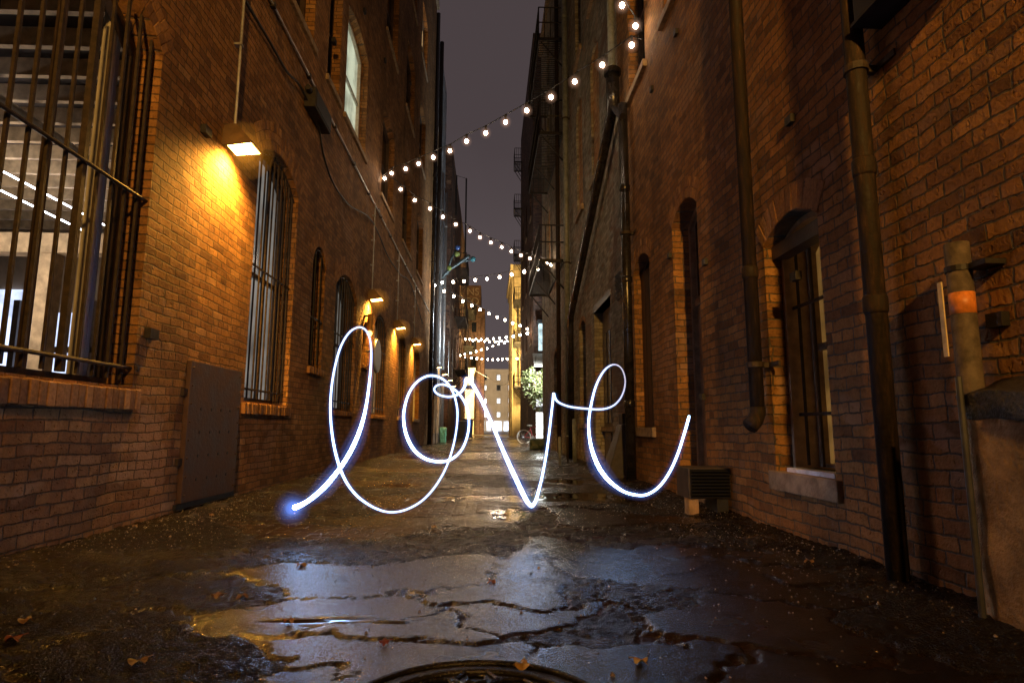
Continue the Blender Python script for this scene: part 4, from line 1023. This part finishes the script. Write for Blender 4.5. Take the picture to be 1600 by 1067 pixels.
for (px, py), lb in zip(lampw, labs):
    xw = LX if px < 688 else CX
    p = onx(px-2, py, xw+.05); wall_lamp(0, 0, lb, 5.4, X=xw, mat=SODIUM_FAR, pos=Vector((xw+.02, p.y, p.z)), lens=(.16, .1), group='small far wall lamps', power=90)

# branch sculpture with coloured balls
by = 31.0
sp = thing('branch_sculpture', 'metal branch sculpture with blue and green balls reaching out from the left wall', 'sculpture', (LX, by, 7))
tr = [ony(x, y, by) for x, y in ((681, 448), (690, 434), (703, 421), (716, 412), (726, 405), (734, 399))]
S1 = MB().tube(smooth([Vector(p) for p in tr]), .09, 8); 
S1.tube([ony(699, 425, by), ony(705, 405, by), ony(712, 392, by)], .06, 6); S1.tube([ony(716, 411, by), ony(728, 408, by), ony(737, 406, by)], .05, 6)
S1.tube([ony(690, 434, by), ony(682, 446, by), (LX-.05, by, ony(680, 450, by).z)], .1, 8)
S1.tube([ony(687, 438, by), ony(686, 418, by), ony(678, 402, by)], .05, 6); S1.tube([ony(694, 430, by), ony(700, 428, by), ony(702, 421, by)], .05, 6)
S1.build('branch', simple('dark_teal_metal', (.08, .11, .12), .4, .4), sp, smooth=True)
for (x, y, r_, c_, nm) in ((739, 405, .15, (.06, .22, .26), 'teal'), (714, 397, .15, (.22, .28, .08), 'olive'), (715, 387, .14, (.05, .10, .28), 'blue'), (702, 419, .13, (.25, .34, .08), 'green')):
    tag(MB().ball(ony(x, y, by-.1), r_, 14, 10).build('ball', simple('ball_'+nm, c_, .25), sp, smooth=True), nm+' ball')

# bins and rubbish in the distance, left
def bin_(px, py, h, label):
    p = onz(px, py)
    t = thing('trash_bin', label, 'bin', p, 'black bins far down the left side')
    MB().add([(p.x-.28, p.y-.3, .05), (p.x+.28, p.y-.3, .05), (p.x+.28, p.y+.3, .05), (p.x-.28, p.y+.3, .05), (p.x-.36, p.y-.38, h), (p.x+.36, p.y-.38, h), (p.x+.36, p.y+.38, h), (p.x-.36, p.y+.38, h)],
             [(0, 3, 2, 1), (4, 5, 6, 7), (0, 1, 5, 4), (1, 2, 6, 5), (2, 3, 7, 6), (3, 0, 4, 7)]).build('body', BLACK, t, bevel=.03)
    MB().add([(p.x-.4, p.y-.42, h+.002), (p.x+.4, p.y-.42, h+.002), (p.x+.4, p.y+.42, h+.002), (p.x-.4, p.y+.42, h+.002), (p.x-.38, p.y-.3, h+.1), (p.x+.38, p.y-.3, h+.1), (p.x+.38, p.y+.4, h+.14), (p.x-.38, p.y+.4, h+.14)],
             [(0, 3, 2, 1), (4, 5, 6, 7), (0, 1, 5, 4), (1, 2, 6, 5), (2, 3, 7, 6), (3, 0, 4, 7)]).build('lid', BLACK, t, bevel=.02)
    for sx in (-.3, .3): MB().tube([(p.x+sx-.03, p.y+.25, .08), (p.x+sx+.03, p.y+.25, .08)], .08, 10).build('wheel', BLACK, t)
bin_(722, 687, 1.05, 'black wheeled bin far down the alley, left of the pair')
bin_(731, 685, 1.25, 'taller black wheeled bin far down the alley, right of the pair')
p = onz(692, 692)
tag(lumpy('green_bundle', (p.x-.15, p.y-.15, -.02), (p.x+.15, p.y+.15, .75), simple('green_wrap', (.12, .35, .22), .5, var=.5, sc=20), None, cuts=6, amp=.06), 'narrow pale green bundle standing against the left wall far down the alley', 'bundle')
# wooden hoarding
ya_, yb_ = ys(668.5), ys(680)
hd = thing('wooden_hatch', 'tall brown timber cupboard against the pale wall, just past the black drainpipe', 'cupboard', (LX+.2, (ya_+yb_)/2, 0))
MB().box((LX+.01, 26.9, 0), (LX+.22, 29.6, 2.0)).build('body', simple('aged_timber', (.16, .10, .06), .7, var=.4, sc=6), hd, bevel=.01)
bt = MB()
for k in range(5): bt.box((LX+.222, 26.95+k*.6, .5), (LX+.25, 27.1+k*.6, 2.2))
bt.build('battens', TIMBER, hd)

# ------------------------------------------------------------------ far end
T = thing('sign_tower_building', 'narrow brick tower with worn painted letters, standing beyond the alley end', 'building', (-1.8, 68, 0))
ty = 66.0
tx0, tx1 = ony(728, 500, ty).x-3, ony(751, 500, ty).x; tz = ony(740, 446, ty).z
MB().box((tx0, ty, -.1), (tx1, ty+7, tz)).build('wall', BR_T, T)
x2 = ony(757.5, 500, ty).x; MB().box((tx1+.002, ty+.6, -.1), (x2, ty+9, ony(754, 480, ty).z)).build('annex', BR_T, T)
LETTER = simple('faded_sign_paint', (.30, .22, .16), .9, var=.4, sc=4)
def text(s, loc, size, mat, parent, rot=(rad(90), 0, 0), ext=.01, name='lettering'):
    cu = bpy.data.curves.new(name, 'FONT'); cu.body = s; cu.size = size; cu.extrude = ext; cu.align_x = 'RIGHT'
    o = bpy.data.objects.new(name, cu); COL.objects.link(o)
    dg_ = bpy.context.evaluated_depsgraph_get(); me = bpy.data.meshes.new_from_object(o.evaluated_get(dg_)); bpy.data.objects.remove(o)
    me.materials.clear(); me.materials.append(mat)
    n = bpy.data.objects.new(name, me); COL.objects.link(n); n.parent = parent; n.location = Vector(loc)-rootloc(parent); n.rotation_euler = rot; return n
text('NS', ony(749, 461, ty-.012), 1.15, LETTER, T)
text('CO', ony(749, 476, ty-.012), 1.15, LETTER, T)
mb = MB(); mb.box((ony(731, 470, ty).x, ty-.03, ony(740, 487, ty).z), (ony(745, 470, ty).x, ty-.003, ony(740, 485.5, ty).z)); mb.build('painted_rule', LETTER, T)
for r_ in range(7):
    zz = tz-3.4-r_*1.9; MB().box((tx1-1.0, ty-.03, zz), (tx1-.45, ty-.004, zz+1.1)).build('window', GLASS, T)
fire_escape('iron fire escape on the front of the brick tower beyond the alley', tx1-2.4, tx1-1.3, ty-1.0, ty-.01, tuple(ony(735, q, ty).z for q in (575, 552, 530, 508)), gr, ladder=False)
pil = thing('lit_pier', 'square cream stone pier lit yellow at the left of the alley end', 'pier', (-2, 61, 0))
py0 = 60.6
MB().box((ony(727, 600, py0).x-1, py0, -.1), (ony(741, 600, py0).x, py0+4.6, ony(740, 579, py0).z)).build('shaft', STONE_Y, pil)
MB().box((ony(727, 600, py0).x-1.1, py0-.15, ony(740, 579, py0).z+.002), (ony(742.5, 600, py0).x, py0+4.7, ony(740, 575, py0).z)).build('cap', STONE_Y, pil)
# classical building at right end
Ic = thing('classical_building', 'yellow lit stone building with cornice at the right end of the alley', 'building', (2.2, 52, 0))
iy = 50.0; ix = ony(803, 500, iy).x; ixr = ony(812, 500, iy).x
ztop = ony(803, 432, iy).z
MB().box((ix, iy, -.1), (8, iy+11, ztop)).build('wall', STONE_Y, Ic)
MB().box((ix-.18, iy-.25, ztop+.002), (8, iy+11.2, ztop+.5)).build('cornice', STONE_Y, Ic)
MB().box((ix-.32, iy-.4, ztop+.502), (8, iy+11.3, ztop+.95)).build('parapet', STONE_Y, Ic)
for yy_ in (iy, iy+3.6, iy+7.2): MB().box((ix-.14, yy_+.3, 0), (ix-.003, yy_+1.2, ztop-.1)).build('pilaster', STONE_Y, Ic)
pm = MB(); pm.box((ix+.1, iy-.14, 0), (ix+.55, iy-.003, ztop-.7)); pm.box((ix+.02, iy-.2, ztop-.698), (ix+.62, iy-.003, ztop-.1)); pm.build('pilaster', STONE_Y, Ic)
for r_ in range(5):
    for yy_ in (iy+1.8, iy+5.2, iy+8.8): MB().box((ix-.03, yy_, 2.4+2.7*r_), (ix-.004, yy_+1.1, 4.1+2.7*r_)).build('window', GLASS, Ic)
H2 = thing('rear_dark_block', 'low dark brick block between the dark building and the yellow lit one', 'building', (2.6, 43, 0))
MB().box((2.62, 42.35, -.1), (8, 49.9, 11)).build('wall', BR_D, H2)
for yy_ in (43, 45, 47): MB().box((2.59, yy_, 5), (2.617, yy_+1, 7)).build('window', GLASS, H2); MB().box((2.59, yy_, 1), (2.617, yy_+1, 3)).build('window', GLASS, H2)
fire_escape('dark iron fire escape right in front of the yellow lit building', 2.0, 2.6, 46.5, 49.7, (4.0, 7.4, 10.8), gr)
# beige building across the far street
E = thing('beige_office_building', 'beige office building with rows of white lit windows closing the view', 'building', (1, 150, 0))
ey = 150.0
e0, e1 = ony(735, 600, ey).x, ony(815, 600, ey).x; ez = ony(770, 582, ey).z
MB().box((e0, ey, -.2), (e1, ey+12, ez)).build('wall', STONE_B, E)
MB().box((e0-.3, ey-.5, ez+.002), (e1+.3, ey+12, ez+.8)).build('cornice', STONE_B, E)
MB().box((e0, ey-.3, ony(770, 655, ey).z), (e1, ey-.003, ony(770, 652, ey).z)).build('string_course', STONE_B, E)
cols = (741, 757.5, 779, 797)
for r_, py in enumerate((590, 606, 626.5, 648)):
    for c_, px in enumerate(cols):
        a = ony(px-2.6, py+3.6, ey-.05); b = ony(px+2.6, py-4, ey-.05)
        fo = MB().box((a.x-.15, ey-.12, a.z-.15), (b.x+.15, ey-.004, b.z+.15)).build('window', WOODDK, E)
        lit = not (r_ == 0 and c_ == 1)
        MB().box((a.x, ey-.16, a.z), (b.x, ey-.122, b.z)).build('pane', LIT_WHITE if (lit and random.random() < .8) else GLASS, fo)
for px in (762, 768, 787, 791): a = ony(px, 650, ey); MB().box((a.x-.25, ey-.35, ony(px, 652, ey).z), (a.x+.25, ey-.005, ez-.4)).build('pilaster', STONE_B, E)
CSH = lit_pane('cool_shop', (.75, .85, 1), 1.8, .5)
for (a_, b_) in ((747, 757), (760, 767), (771, 784), (787, 796)):
    a = ony(a_, 670, ey-.3); b = ony(b_, 658, ey-.3); MB().box((a.x, ey-.35, 0), (b.x, ey-.302, b.z)).build('shop_window', CSH, E)
st = thing('street_lamp', 'small lit street lamp beyond the alley end, beside the cream pier', 'lamp', (0, 90, 0))
q = ony(748.5, 640, 90)
MB().tube([(q.x, 90, -.1), (q.x, 90, q.z)], .07, 8).build('post', IRON, st)
MB().ball((q.x, 90, q.z+.2), .28, 12, 8).build('globe', emit('street_globe', (1, .62, .25), 22), st)
MB().tube([(q.x, 90, q.z-.2), (q.x, 90, q.z-.02)], [.07, .2], 8).build('collar', IRON, st)
# added lamps light the stone at the alley end; this one is removed
s2_ = thing('street_lamp', 'tall sodium street lamp added on the cross street hidden behind the left corner', 'lamp', (-6, 59.3, 0))
for (bx_, by_, bz_) in ((.35, 57.6, 5.6),):
    pass
MB().tube([(-.6, 60.0, 0), (-.6, 60.0, .3)], .02, 6)
bpy.data.objects.remove(s2_)

wall_lamp(0, 0, 'far sodium lamp added on the left to light the cream pier', 5, X=CX, mat=SODIUM_FAR, pos=Vector((CX+.02, 57.6, 5.2)), lens=(.16, .1), group='small far wall lamps', power=60, cond=False)  # lamp put in to account for the lit pier
spot('pier_fill_light', (CX+.7, 56.5, 5.6), (-2.0, 61, 4.2), 11000, (1, .72, .34), .2, 120, bpy.data.objects['wall_lamp.008'] if 'wall_lamp.008' in bpy.data.objects else None)  # added spot that brightens the pier, much stronger than its lamp
fl = thing('added_flood_lamp', 'sodium flood lamp added on the dark block to light the yellow stone building', 'lamp', (2.55, 42, 5.5))  # invented fixture, placed for the light on the stone building
MB().box((2.2, 41.8, 5.4), (2.5, 42.1, 5.7)).build('housing', IRON, fl, bevel=.02); MB().box((2.5, 41.92, 5.5), (2.625, 41.98, 5.6)).build('bracket', IRON, fl)
spot('flood_fill_light', (1.9, 42.2, 5.6), (2.4, 50, 9), 15000, (1, .66, .22), .2, 120, fl)  # added spot in front of the housing, brightens the stone building
spot('office_fill_light', (ony(748.5, 640, 90).x, 100, 9), (2, 150, 9), 90000, (1, .78, .5), .5, 110, st)  # added spot, away from the globe, that brightens the beige building

# wires at the far end
wr = MB(); a = ony(741, 578, 60); b = ony(783, 602, 56); c_ = ony(796, 598, 52)
wr.tube([a, b], .02, 5); wr.tube([b, c_], .02, 5)
tag(wr.build('overhead_wire', WHITEPIPE), 'pale overhead wire from the cream pier to the yellow lit building', 'wire')

# ------------------------------------------------------------------ string lights
BGLOW = bpy.data.materials.new('bulb_glow'); BGLOW.use_nodes = True; _t = BGLOW.node_tree; _t.nodes.clear()
_o = _t.nodes.new('ShaderNodeOutputMaterial'); _v = _t.nodes.new('ShaderNodeEmission'); _v.inputs['Color'].default_value = (1, .55, .35, 1); _v.inputs['Strength'].default_value = 3.0
_t.links.new(_v.outputs[0], _o.inputs['Volume'])
BGLOW2 = glow_mat('bulb_glow_middle', (1, .55, .35), 1.1); BGLOW3 = glow_mat('bulb_glow_outer', (1, .55, .35), .35)
SOCK = simple('bulb_socket_black', (.02, .02, .02), .5)
def string(a, b, bulbs, label, rb=.034, sock=True):
    """a, b: the two real anchor points on the walls; bulbs hang in the vertical plane between them"""
    n = Vector((-(b.y-a.y), b.x-a.x, 0))
    t = thing('string_lights', label, 'string lights', a, 'festoon strings across the alley')
    pts = []
    for (px, py) in bulbs:
        r = ray(px, py); k = n.dot(a-EYE)/n.dot(r); pts.append(EYE+r*k)
    up = Vector((0, 0, .14))
    wire = [a]+[p+up for p in pts]+[b]
    d = (b-a); wire.sort(key=lambda p: (p-a).dot(d))
    MB().tube(wire, .009, 5).build('cable', BLACK, t)
    for p in pts:
        if rb < .055 and p.y < 26: [MB().ball(p, R_, 12, 8).build('bulb_glow', M_, t, smooth=True) for R_, M_ in ((.055, BGLOW), (.078, BGLOW2), (.11, BGLOW3))]
        o = MB().ball(p, rb, 10, 7, (1, 1, 1.1)).build('bulb', BULB, t, smooth=True)
        if sock: MB().tube([p+Vector((0, 0, rb*.9)), p+up], .024, 8).build('socket', SOCK, o)
    return pts
a1 = L(597, 276, .03); b1 = Rr(1004, 62, .03)
string(a1, b1, [(612,271),(634,264),(654,256),(677,246),(703,236),(729,221),(759,208),(790,191),(823,173),(861,152),(898,128),(941,102),(987,71)], 'nearest string of bulbs, rising to the upper right wall')
b0 = b1+Vector((0, 0, .12)); a0 = Vector((LX+.03, 1.5, 9.0))
string(b0, a0, [(993,41),(972,9)], 'short visible end of bulb string leaving through the top of the picture')
b2 = Rr(864, 415, .03)
string(a1+Vector((0, 0, -.1)), b2, [(601,279),(626,296),(648,313),(672,326),(692,339),(712,351),(734,361),(750,371),(767,379),(784,386),(799,393),(814,399),(828,404),(841,407),(855,411)], 'second string of bulbs, falling from the left wall towards the right fire escape')
a3 = L(673, 441, .05)
string(b2+Vector((0, 0, -.05)), a3, [(861,414),(840,420.5),(819,424.6),(799.7,429),(780.6,433),(761,436),(742.6,437.5),(725,439.5),(708,440.6),(691,441.3)], 'third, almost level string of bulbs below the coloured balls', .05)
b4 = onx(829, 516, HX-.04)
string(a3+Vector((0, 0, -.1)), b4, [(679,446),(694,455),(709,463),(723,470.5),(737,477.5),(750,484),(764,490),(777,495.5),(789,500),(801,505),(812.6,509)], 'fourth string of bulbs, falling to the dark building on the right', .055)
a5 = onx(722, 530, CX+.05)
string(b4+Vector((0, 0, -.1)), a5, [(824,514),(824,521),(812.6,523.4),(802,525.5),(791,527),(780.6,528.5),(771,529.3),(761,530),(752,530.5),(743.5,530),(734,530)], 'fifth string of bulbs, level and short looking in the distance', .06, False)
b6 = onx(799, 531, 2.05)
string(a5, b6, [(727,530),(739,532),(748,532.5),(757,533.5),(765,534),(774,534),(779,533.7),(784,533.3),(789,534),(792.5,533)], 'sixth string of bulbs, tight under the fifth one', .065, False)
a7 = onx(716, 556, CX+.05)
string(b6+Vector((0, 0, -.2)), a7, [(788,536),(779,538),(770,541),(761,544.5),(752,546.5),(744,549),(735,551.5),(726.5,553)], 'seventh string of bulbs, slanting down to the far left', .06, False)
b8 = onx(813.3, 561, HX-.04)
string(a7, b8, [(719,555.5),(727.5,558),(736.5,559),(745,560),(753,561),(762,561.5),(770,562),(778,561.7),(785,561.5),(792.5,561),(808,560.5)], 'lowest and farthest string of bulbs, almost level', .06, False)

# ------------------------------------------------------------------ the written light
TP = [(65,725,22),(90,716,20),(120,700,17),(150,677,18),(180,650,19),(210,617,18),(240,578,17),(267,538,17),(292,492,17),(312,445,16),(328,395,14),(340,340,12),(348,285,11),(354,230,10),(358,175,9),(358,130,8.5),(352,90,8),(338,62,8),(318,51,8),(298,55,8),(277,70,8.5),(257,98,8.5),(240,135,9),(226,185,9),(215,240,9),(208,300,9.5),(206,360,10),(209,420,10),(217,480,10.5),(229,535,11),(245,585,11),(268,632,10.5),(300,674,10),(338,705,9.5),(380,728,9),(425,740,8.5),(470,736,8.5),(512,720,8.5),(552,694,8.5),(588,656,8.5),(618,612,8.5),(640,568,8.5),(657,520,8.5),(670,468,8.5),(678,415,8.5),(680,365,9),(673,322,9),(660,286,9),(640,256,9.5),(612,237,10),(580,231,10),(550,240,10),(522,262,10.5),(500,295,10.5),(486,335,11),(479,380,12),(483,428,13),(497,472,14),(520,510,14),(555,538,13),(598,551,12),(640,549,11),(674,531,10.5),(700,500,10),(717,455,10),(723,410,10),(719,365,10),(706,328,10),(685,298,10),(660,277,9.5),(632,265,9),(608,266,8.5),(594,278,8.5),(598,293,8.5),(618,305,9),(648,310,9.5),(676,304,10),(697,288,10.5),(708,268,11),(710,250,12),(712,246,13),(728,254,14),(745,278,14),(768,320,13),(792,372,13),(818,432,13),(846,500,14),(876,568,16),(904,628,17),(928,678,17),(944,706,16),(957,717,14),(969,704,13),(980,672,11.5),(992,625,10.5),(1004,568,10),(1014,508,10),(1022,448,10),(1029,385,10),(1036,325,10),(1039,297,11),(1042,310,11),(1052,326,9),(1072,338,8.5),(1100,347,8.5),(1135,352,8.5),(1170,355,8.5),(1205,357,8.5),(1238,353,8),(1266,340,7.5),(1288,316,7),(1302,284,6.5),(1306,250,6),(1300,220,6),(1287,199,6),(1268,190,6.5),(1248,195,7.5),(1228,212,8.5),(1210,240,9),(1195,275,9.5),(1184,315,10),(1176,355,10.5),(1170,400,11),(1171,445,12),(1178,492,14),(1192,538,16),(1212,580,17),(1240,617,16),(1272,645,14),(1305,665,12.5),(1340,675,12),(1375,677,12),(1408,664,11.5),(1437,640,11.5),(1463,605,11.5),(1486,562,11.5),(1506,512,11.5),(1522,462,11.5),(1535,418,12),(1545,380,12.5)]
TY = 4.3
tp = []; n_ = len(TP)
for i, (u, v, w_) in enumerate(TP):
    q = ony(430+u*.41875, 490+v*.41875, TY+.05*math.sin(i*.21)); tp.append(Vector((q.x, q.y, q.z)))
sm_ = smooth(tp, 4)
ws = [t[2] for t in TP]; rs = []
for i in range(n_-1):
    for j in range(4): rs.append((ws[i]*(1-j/4)+ws[i+1]*j/4)*.41875*TY/F/2*.79)
rs.append(ws[-1]*.41875*TY/F/2)
rs[0] *= .4; rs[-1] *= .5
tgl = Mat('white_blue_light'); gl_ = tgl.attr('glow')
tgl.set('Emission Color', (.36, .58, 1.0)).set('Emission Strength', gl_)
tr_ = MB().tube(sm_, rs, 8).build('light_trail', tgl.m, smooth=True)
wv = [1.0*ws[min(i//4, n_-1)]*(1-(i % 4)/4)+(i % 4)/4*ws[min(i//4+1, n_-1)] for i in range(len(sm_))]
at = tr_.data.attributes.new('glow', 'FLOAT', 'POINT'); at.data.foreach_set('value', [1.9*(q/8.0)**3.9 for q in wv for _ in range(8)])
tag(tr_, 'glowing white handwritten word love floating across the alley', 'light writing')

def glow(r_add, k, e, nm):
    m = bpy.data.materials.new(nm); m.use_nodes = True; t = m.node_tree; t.nodes.clear()
    o = t.nodes.new('ShaderNodeOutputMaterial'); v = t.nodes.new('ShaderNodeEmission')
    v.inputs['Color'].default_value = (.12, .28, 1, 1); v.inputs['Strength'].default_value = e
    t.links.new(v.outputs[0], o.inputs['Volume'])
    ww_ = [q/8.0 for q in wv]
    MB().tube(sm_[::2]+[sm_[-1]], [r_*1.0+r_add*(q**k)*min(1, max(.0, i_/22))**.5*min(1, max(.0, (len(rs)-1-i_)/14))**.5 for i_, (r_, q) in list(enumerate(zip(rs, ww_)))[::2]+[(len(rs)-1, (rs[-1], ww_[-1]))]], 10).build(nm, m, tr_, smooth=True)
glow(.008, 1.8, 2.6, 'inner_glow')
glow(.014, 2.0, .6, 'outer_glow')
def glow_mat(nm, col, e):
    m = bpy.data.materials.new(nm); m.use_nodes = True; t = m.node_tree; t.nodes.clear()
    o = t.nodes.new('ShaderNodeOutputMaterial'); v = t.nodes.new('ShaderNodeEmission')
    v.inputs['Color'].default_value = (*col, 1); v.inputs['Strength'].default_value = e
    t.links.new(v.outputs[0], o.inputs['Volume']); return m
for R_, e_ in ((.048, 4), (.062, 2.2), (.08, 1.2), (.10, .5), (.125, .2)):
    MB().ball(sm_[0], R_, 16, 10).build('flare_glow', glow_mat('flare_%d' % (R_*1000), (.12, .28, 1), e_), tr_, smooth=True)

# ------------------------------------------------------------------ manhole cover
mx_, my_, mr_ = -.03, 1.68, .375; mz = .008
mh = thing('manhole_cover', 'round cast iron manhole cover at the bottom edge of the picture', 'manhole cover', (mx_, my_, 0))
CAST = simple('wet_cast_iron', (.025, .022, .022), .25, .6, var=.5, sc=20, bump=.004, bsc=90)
MB().tube([(mx_, my_, -.05), (mx_, my_, mz)], mr_, 64).build('plate', CAST, mh)
rm = MB()
for R_ in (mr_+.015, mr_-.055): MB().tube([(mx_+R_*math.cos(t), my_+R_*math.sin(t), mz) for t in np.linspace(0, 2*math.pi, 73)], .012, 6).build('ring', CAST, mh, smooth=True)
rb = MB()
s_ = .075
for i in range(-5, 6):
    for j in range(-5, 6):
        cx = mx_+i*s_*1.5; cy = my_+(j+(i % 2)*.5)*s_*1.732
        if math.hypot(cx-mx_, cy-my_) > mr_-.09: continue
        rb.tube([(cx+s_*.86*math.cos(t), cy+s_*.86*math.sin(t), mz+.002) for t in np.linspace(0, 2*math.pi, 7)], .0075, 5)
        rb.tube([(cx+s_*.42*math.cos(t+.5), cy+s_*.42*math.sin(t+.5), mz+.002) for t in np.linspace(0, 2*math.pi, 7)], .006, 5)
rb.build('raised_pattern', CAST, mh)

# ------------------------------------------------------------------ leaves and grit
LF = [(40, 972, 'curled tan leaf near the bottom left'), (215, 1040, 'pair-lobed tan leaf at the lower left, below the wet gravel'), (340, 931, 'small leaf in the dark gravel left of the reflections'), (378, 934, 'small brown leaf between dark gravel and bright reflection'), (450, 975, 'reddish leaf under the bright left reflection'), (470, 886, 'small tan leaf above the bright left reflection'), (678, 825, 'yellow leaf lying on the brick setts'), (768, 912, 'red leaf on the middle slab'), (817, 1052, 'yellow leaf lying on the manhole cover'), (1002, 1042, 'tiny yellow leaf right of the manhole cover'), (210, 832, 'pale leaf at the foot of the left wall'), (330, 812, 'pale leaf below the iron plate'), (790, 803, 'yellow scrap beside the puddle'), (1265, 885, 'small leaf near the right wall'), (20, 1005, 'red leaf at the left edge'), (600, 1010, 'red brown leaf above the manhole cover')]
for i, (px, py, lb) in enumerate(LF):
    p = onz(px, py); zz = gz(p.x, p.y) if p.y > .9 else 0
    if 'manhole' in lb and 'on the' in lb: zz = mz+.008
    rng = random.Random(i); a0_ = rng.uniform(0, 6.3); s_ = rng.uniform(.02, .034)*(.75 if py < 850 else 1)
    mb = MB(); pts = [(p.x, p.y, zz+.014)]; k_ = 20
    for k in range(k_):
        t = 2*math.pi*k/k_; r_ = s_*(.62+.38*abs(math.cos(2.5*t)))
        pts.append((p.x+r_*math.cos(t+a0_), p.y+r_*math.sin(t+a0_)*.8, zz+.010+.010*math.sin(3*t+i)))
    mb.add(pts, [(0, 1+k, 1+(k+1) % k_) for k in range(k_)])
    mb.tube([(p.x, p.y, zz+.014), (p.x+s_*1.5*math.cos(a0_), p.y+s_*1.2*math.sin(a0_), zz+.02)], .0015, 4)
    col = ((.34, .20, .06), (.17, .09, .035), (.18, .045, .02))[0 if 'yellow' in lb else 2 if 'red' in lb else 1]
    tag(mb.build('fallen_leaf', simple('leaf_dry_%d' % (0 if 'yellow' in lb else 2 if 'red' in lb else 1), col, .45, var=.4, sc=40)), lb, 'leaf', 'fallen leaves on the wet paving')
rng = random.Random(5); mb = MB(); P_ = []
for i in range(5200):
    side = rng.random()
    if side < .45: x = LX+.03+abs(rng.gauss(0, .40)); y = rng.uniform(2, 14)**1.0
    elif side < .75: x = RX-.03-abs(rng.gauss(0, .35)); y = rng.uniform(2, 12)
    else: x = rng.uniform(-2.4, 1.8); y = rng.uniform(1.6, 9)
    if side < .7 and rng.random() < .35: y = rng.uniform(2.5, 6)
    P_.append((x, y))
PA = np.array(P_); ZZ = ground_height(PA[:, :1], PA[:, 1:])[0][:, 0]
for (x, y), z in zip(P_, ZZ):
    if x < LX+.02 or x > RX-.02 or math.hypot(x-mx_, y-my_) < .42: continue
    s_ = rng.uniform(.002, .006)*(1.8 if rng.random() < .08 else 1); t = rng.uniform(0, 3)
    c, s = math.cos(t)*s_, math.sin(t)*s_
    mb.add([(x+c, y+s, z), (x-s, y+c, z), (x-c, y-s, z), (x+s, y-c, z), (x, y, z+s_*.9), (x+c*.4, y+s*.4, z+s_*.9)], [(0, 1, 4, 5), (1, 2, 4), (2, 3, 4), (3, 0, 5, 4)])
GR = Mat('grit'); GR.set('Base Color', GR.ramp(GR.island(), [(0, (.03, .025, .02)), (.7, (.14, .10, .07)), (.93, (.3, .22, .15)), (1, (.6, .5, .4))])).set('Roughness', .3)
tag(mb.build('gravel', GR.m), 'loose wet grit and crumbs scattered over the alley paving', 'gravel', kind='stuff')
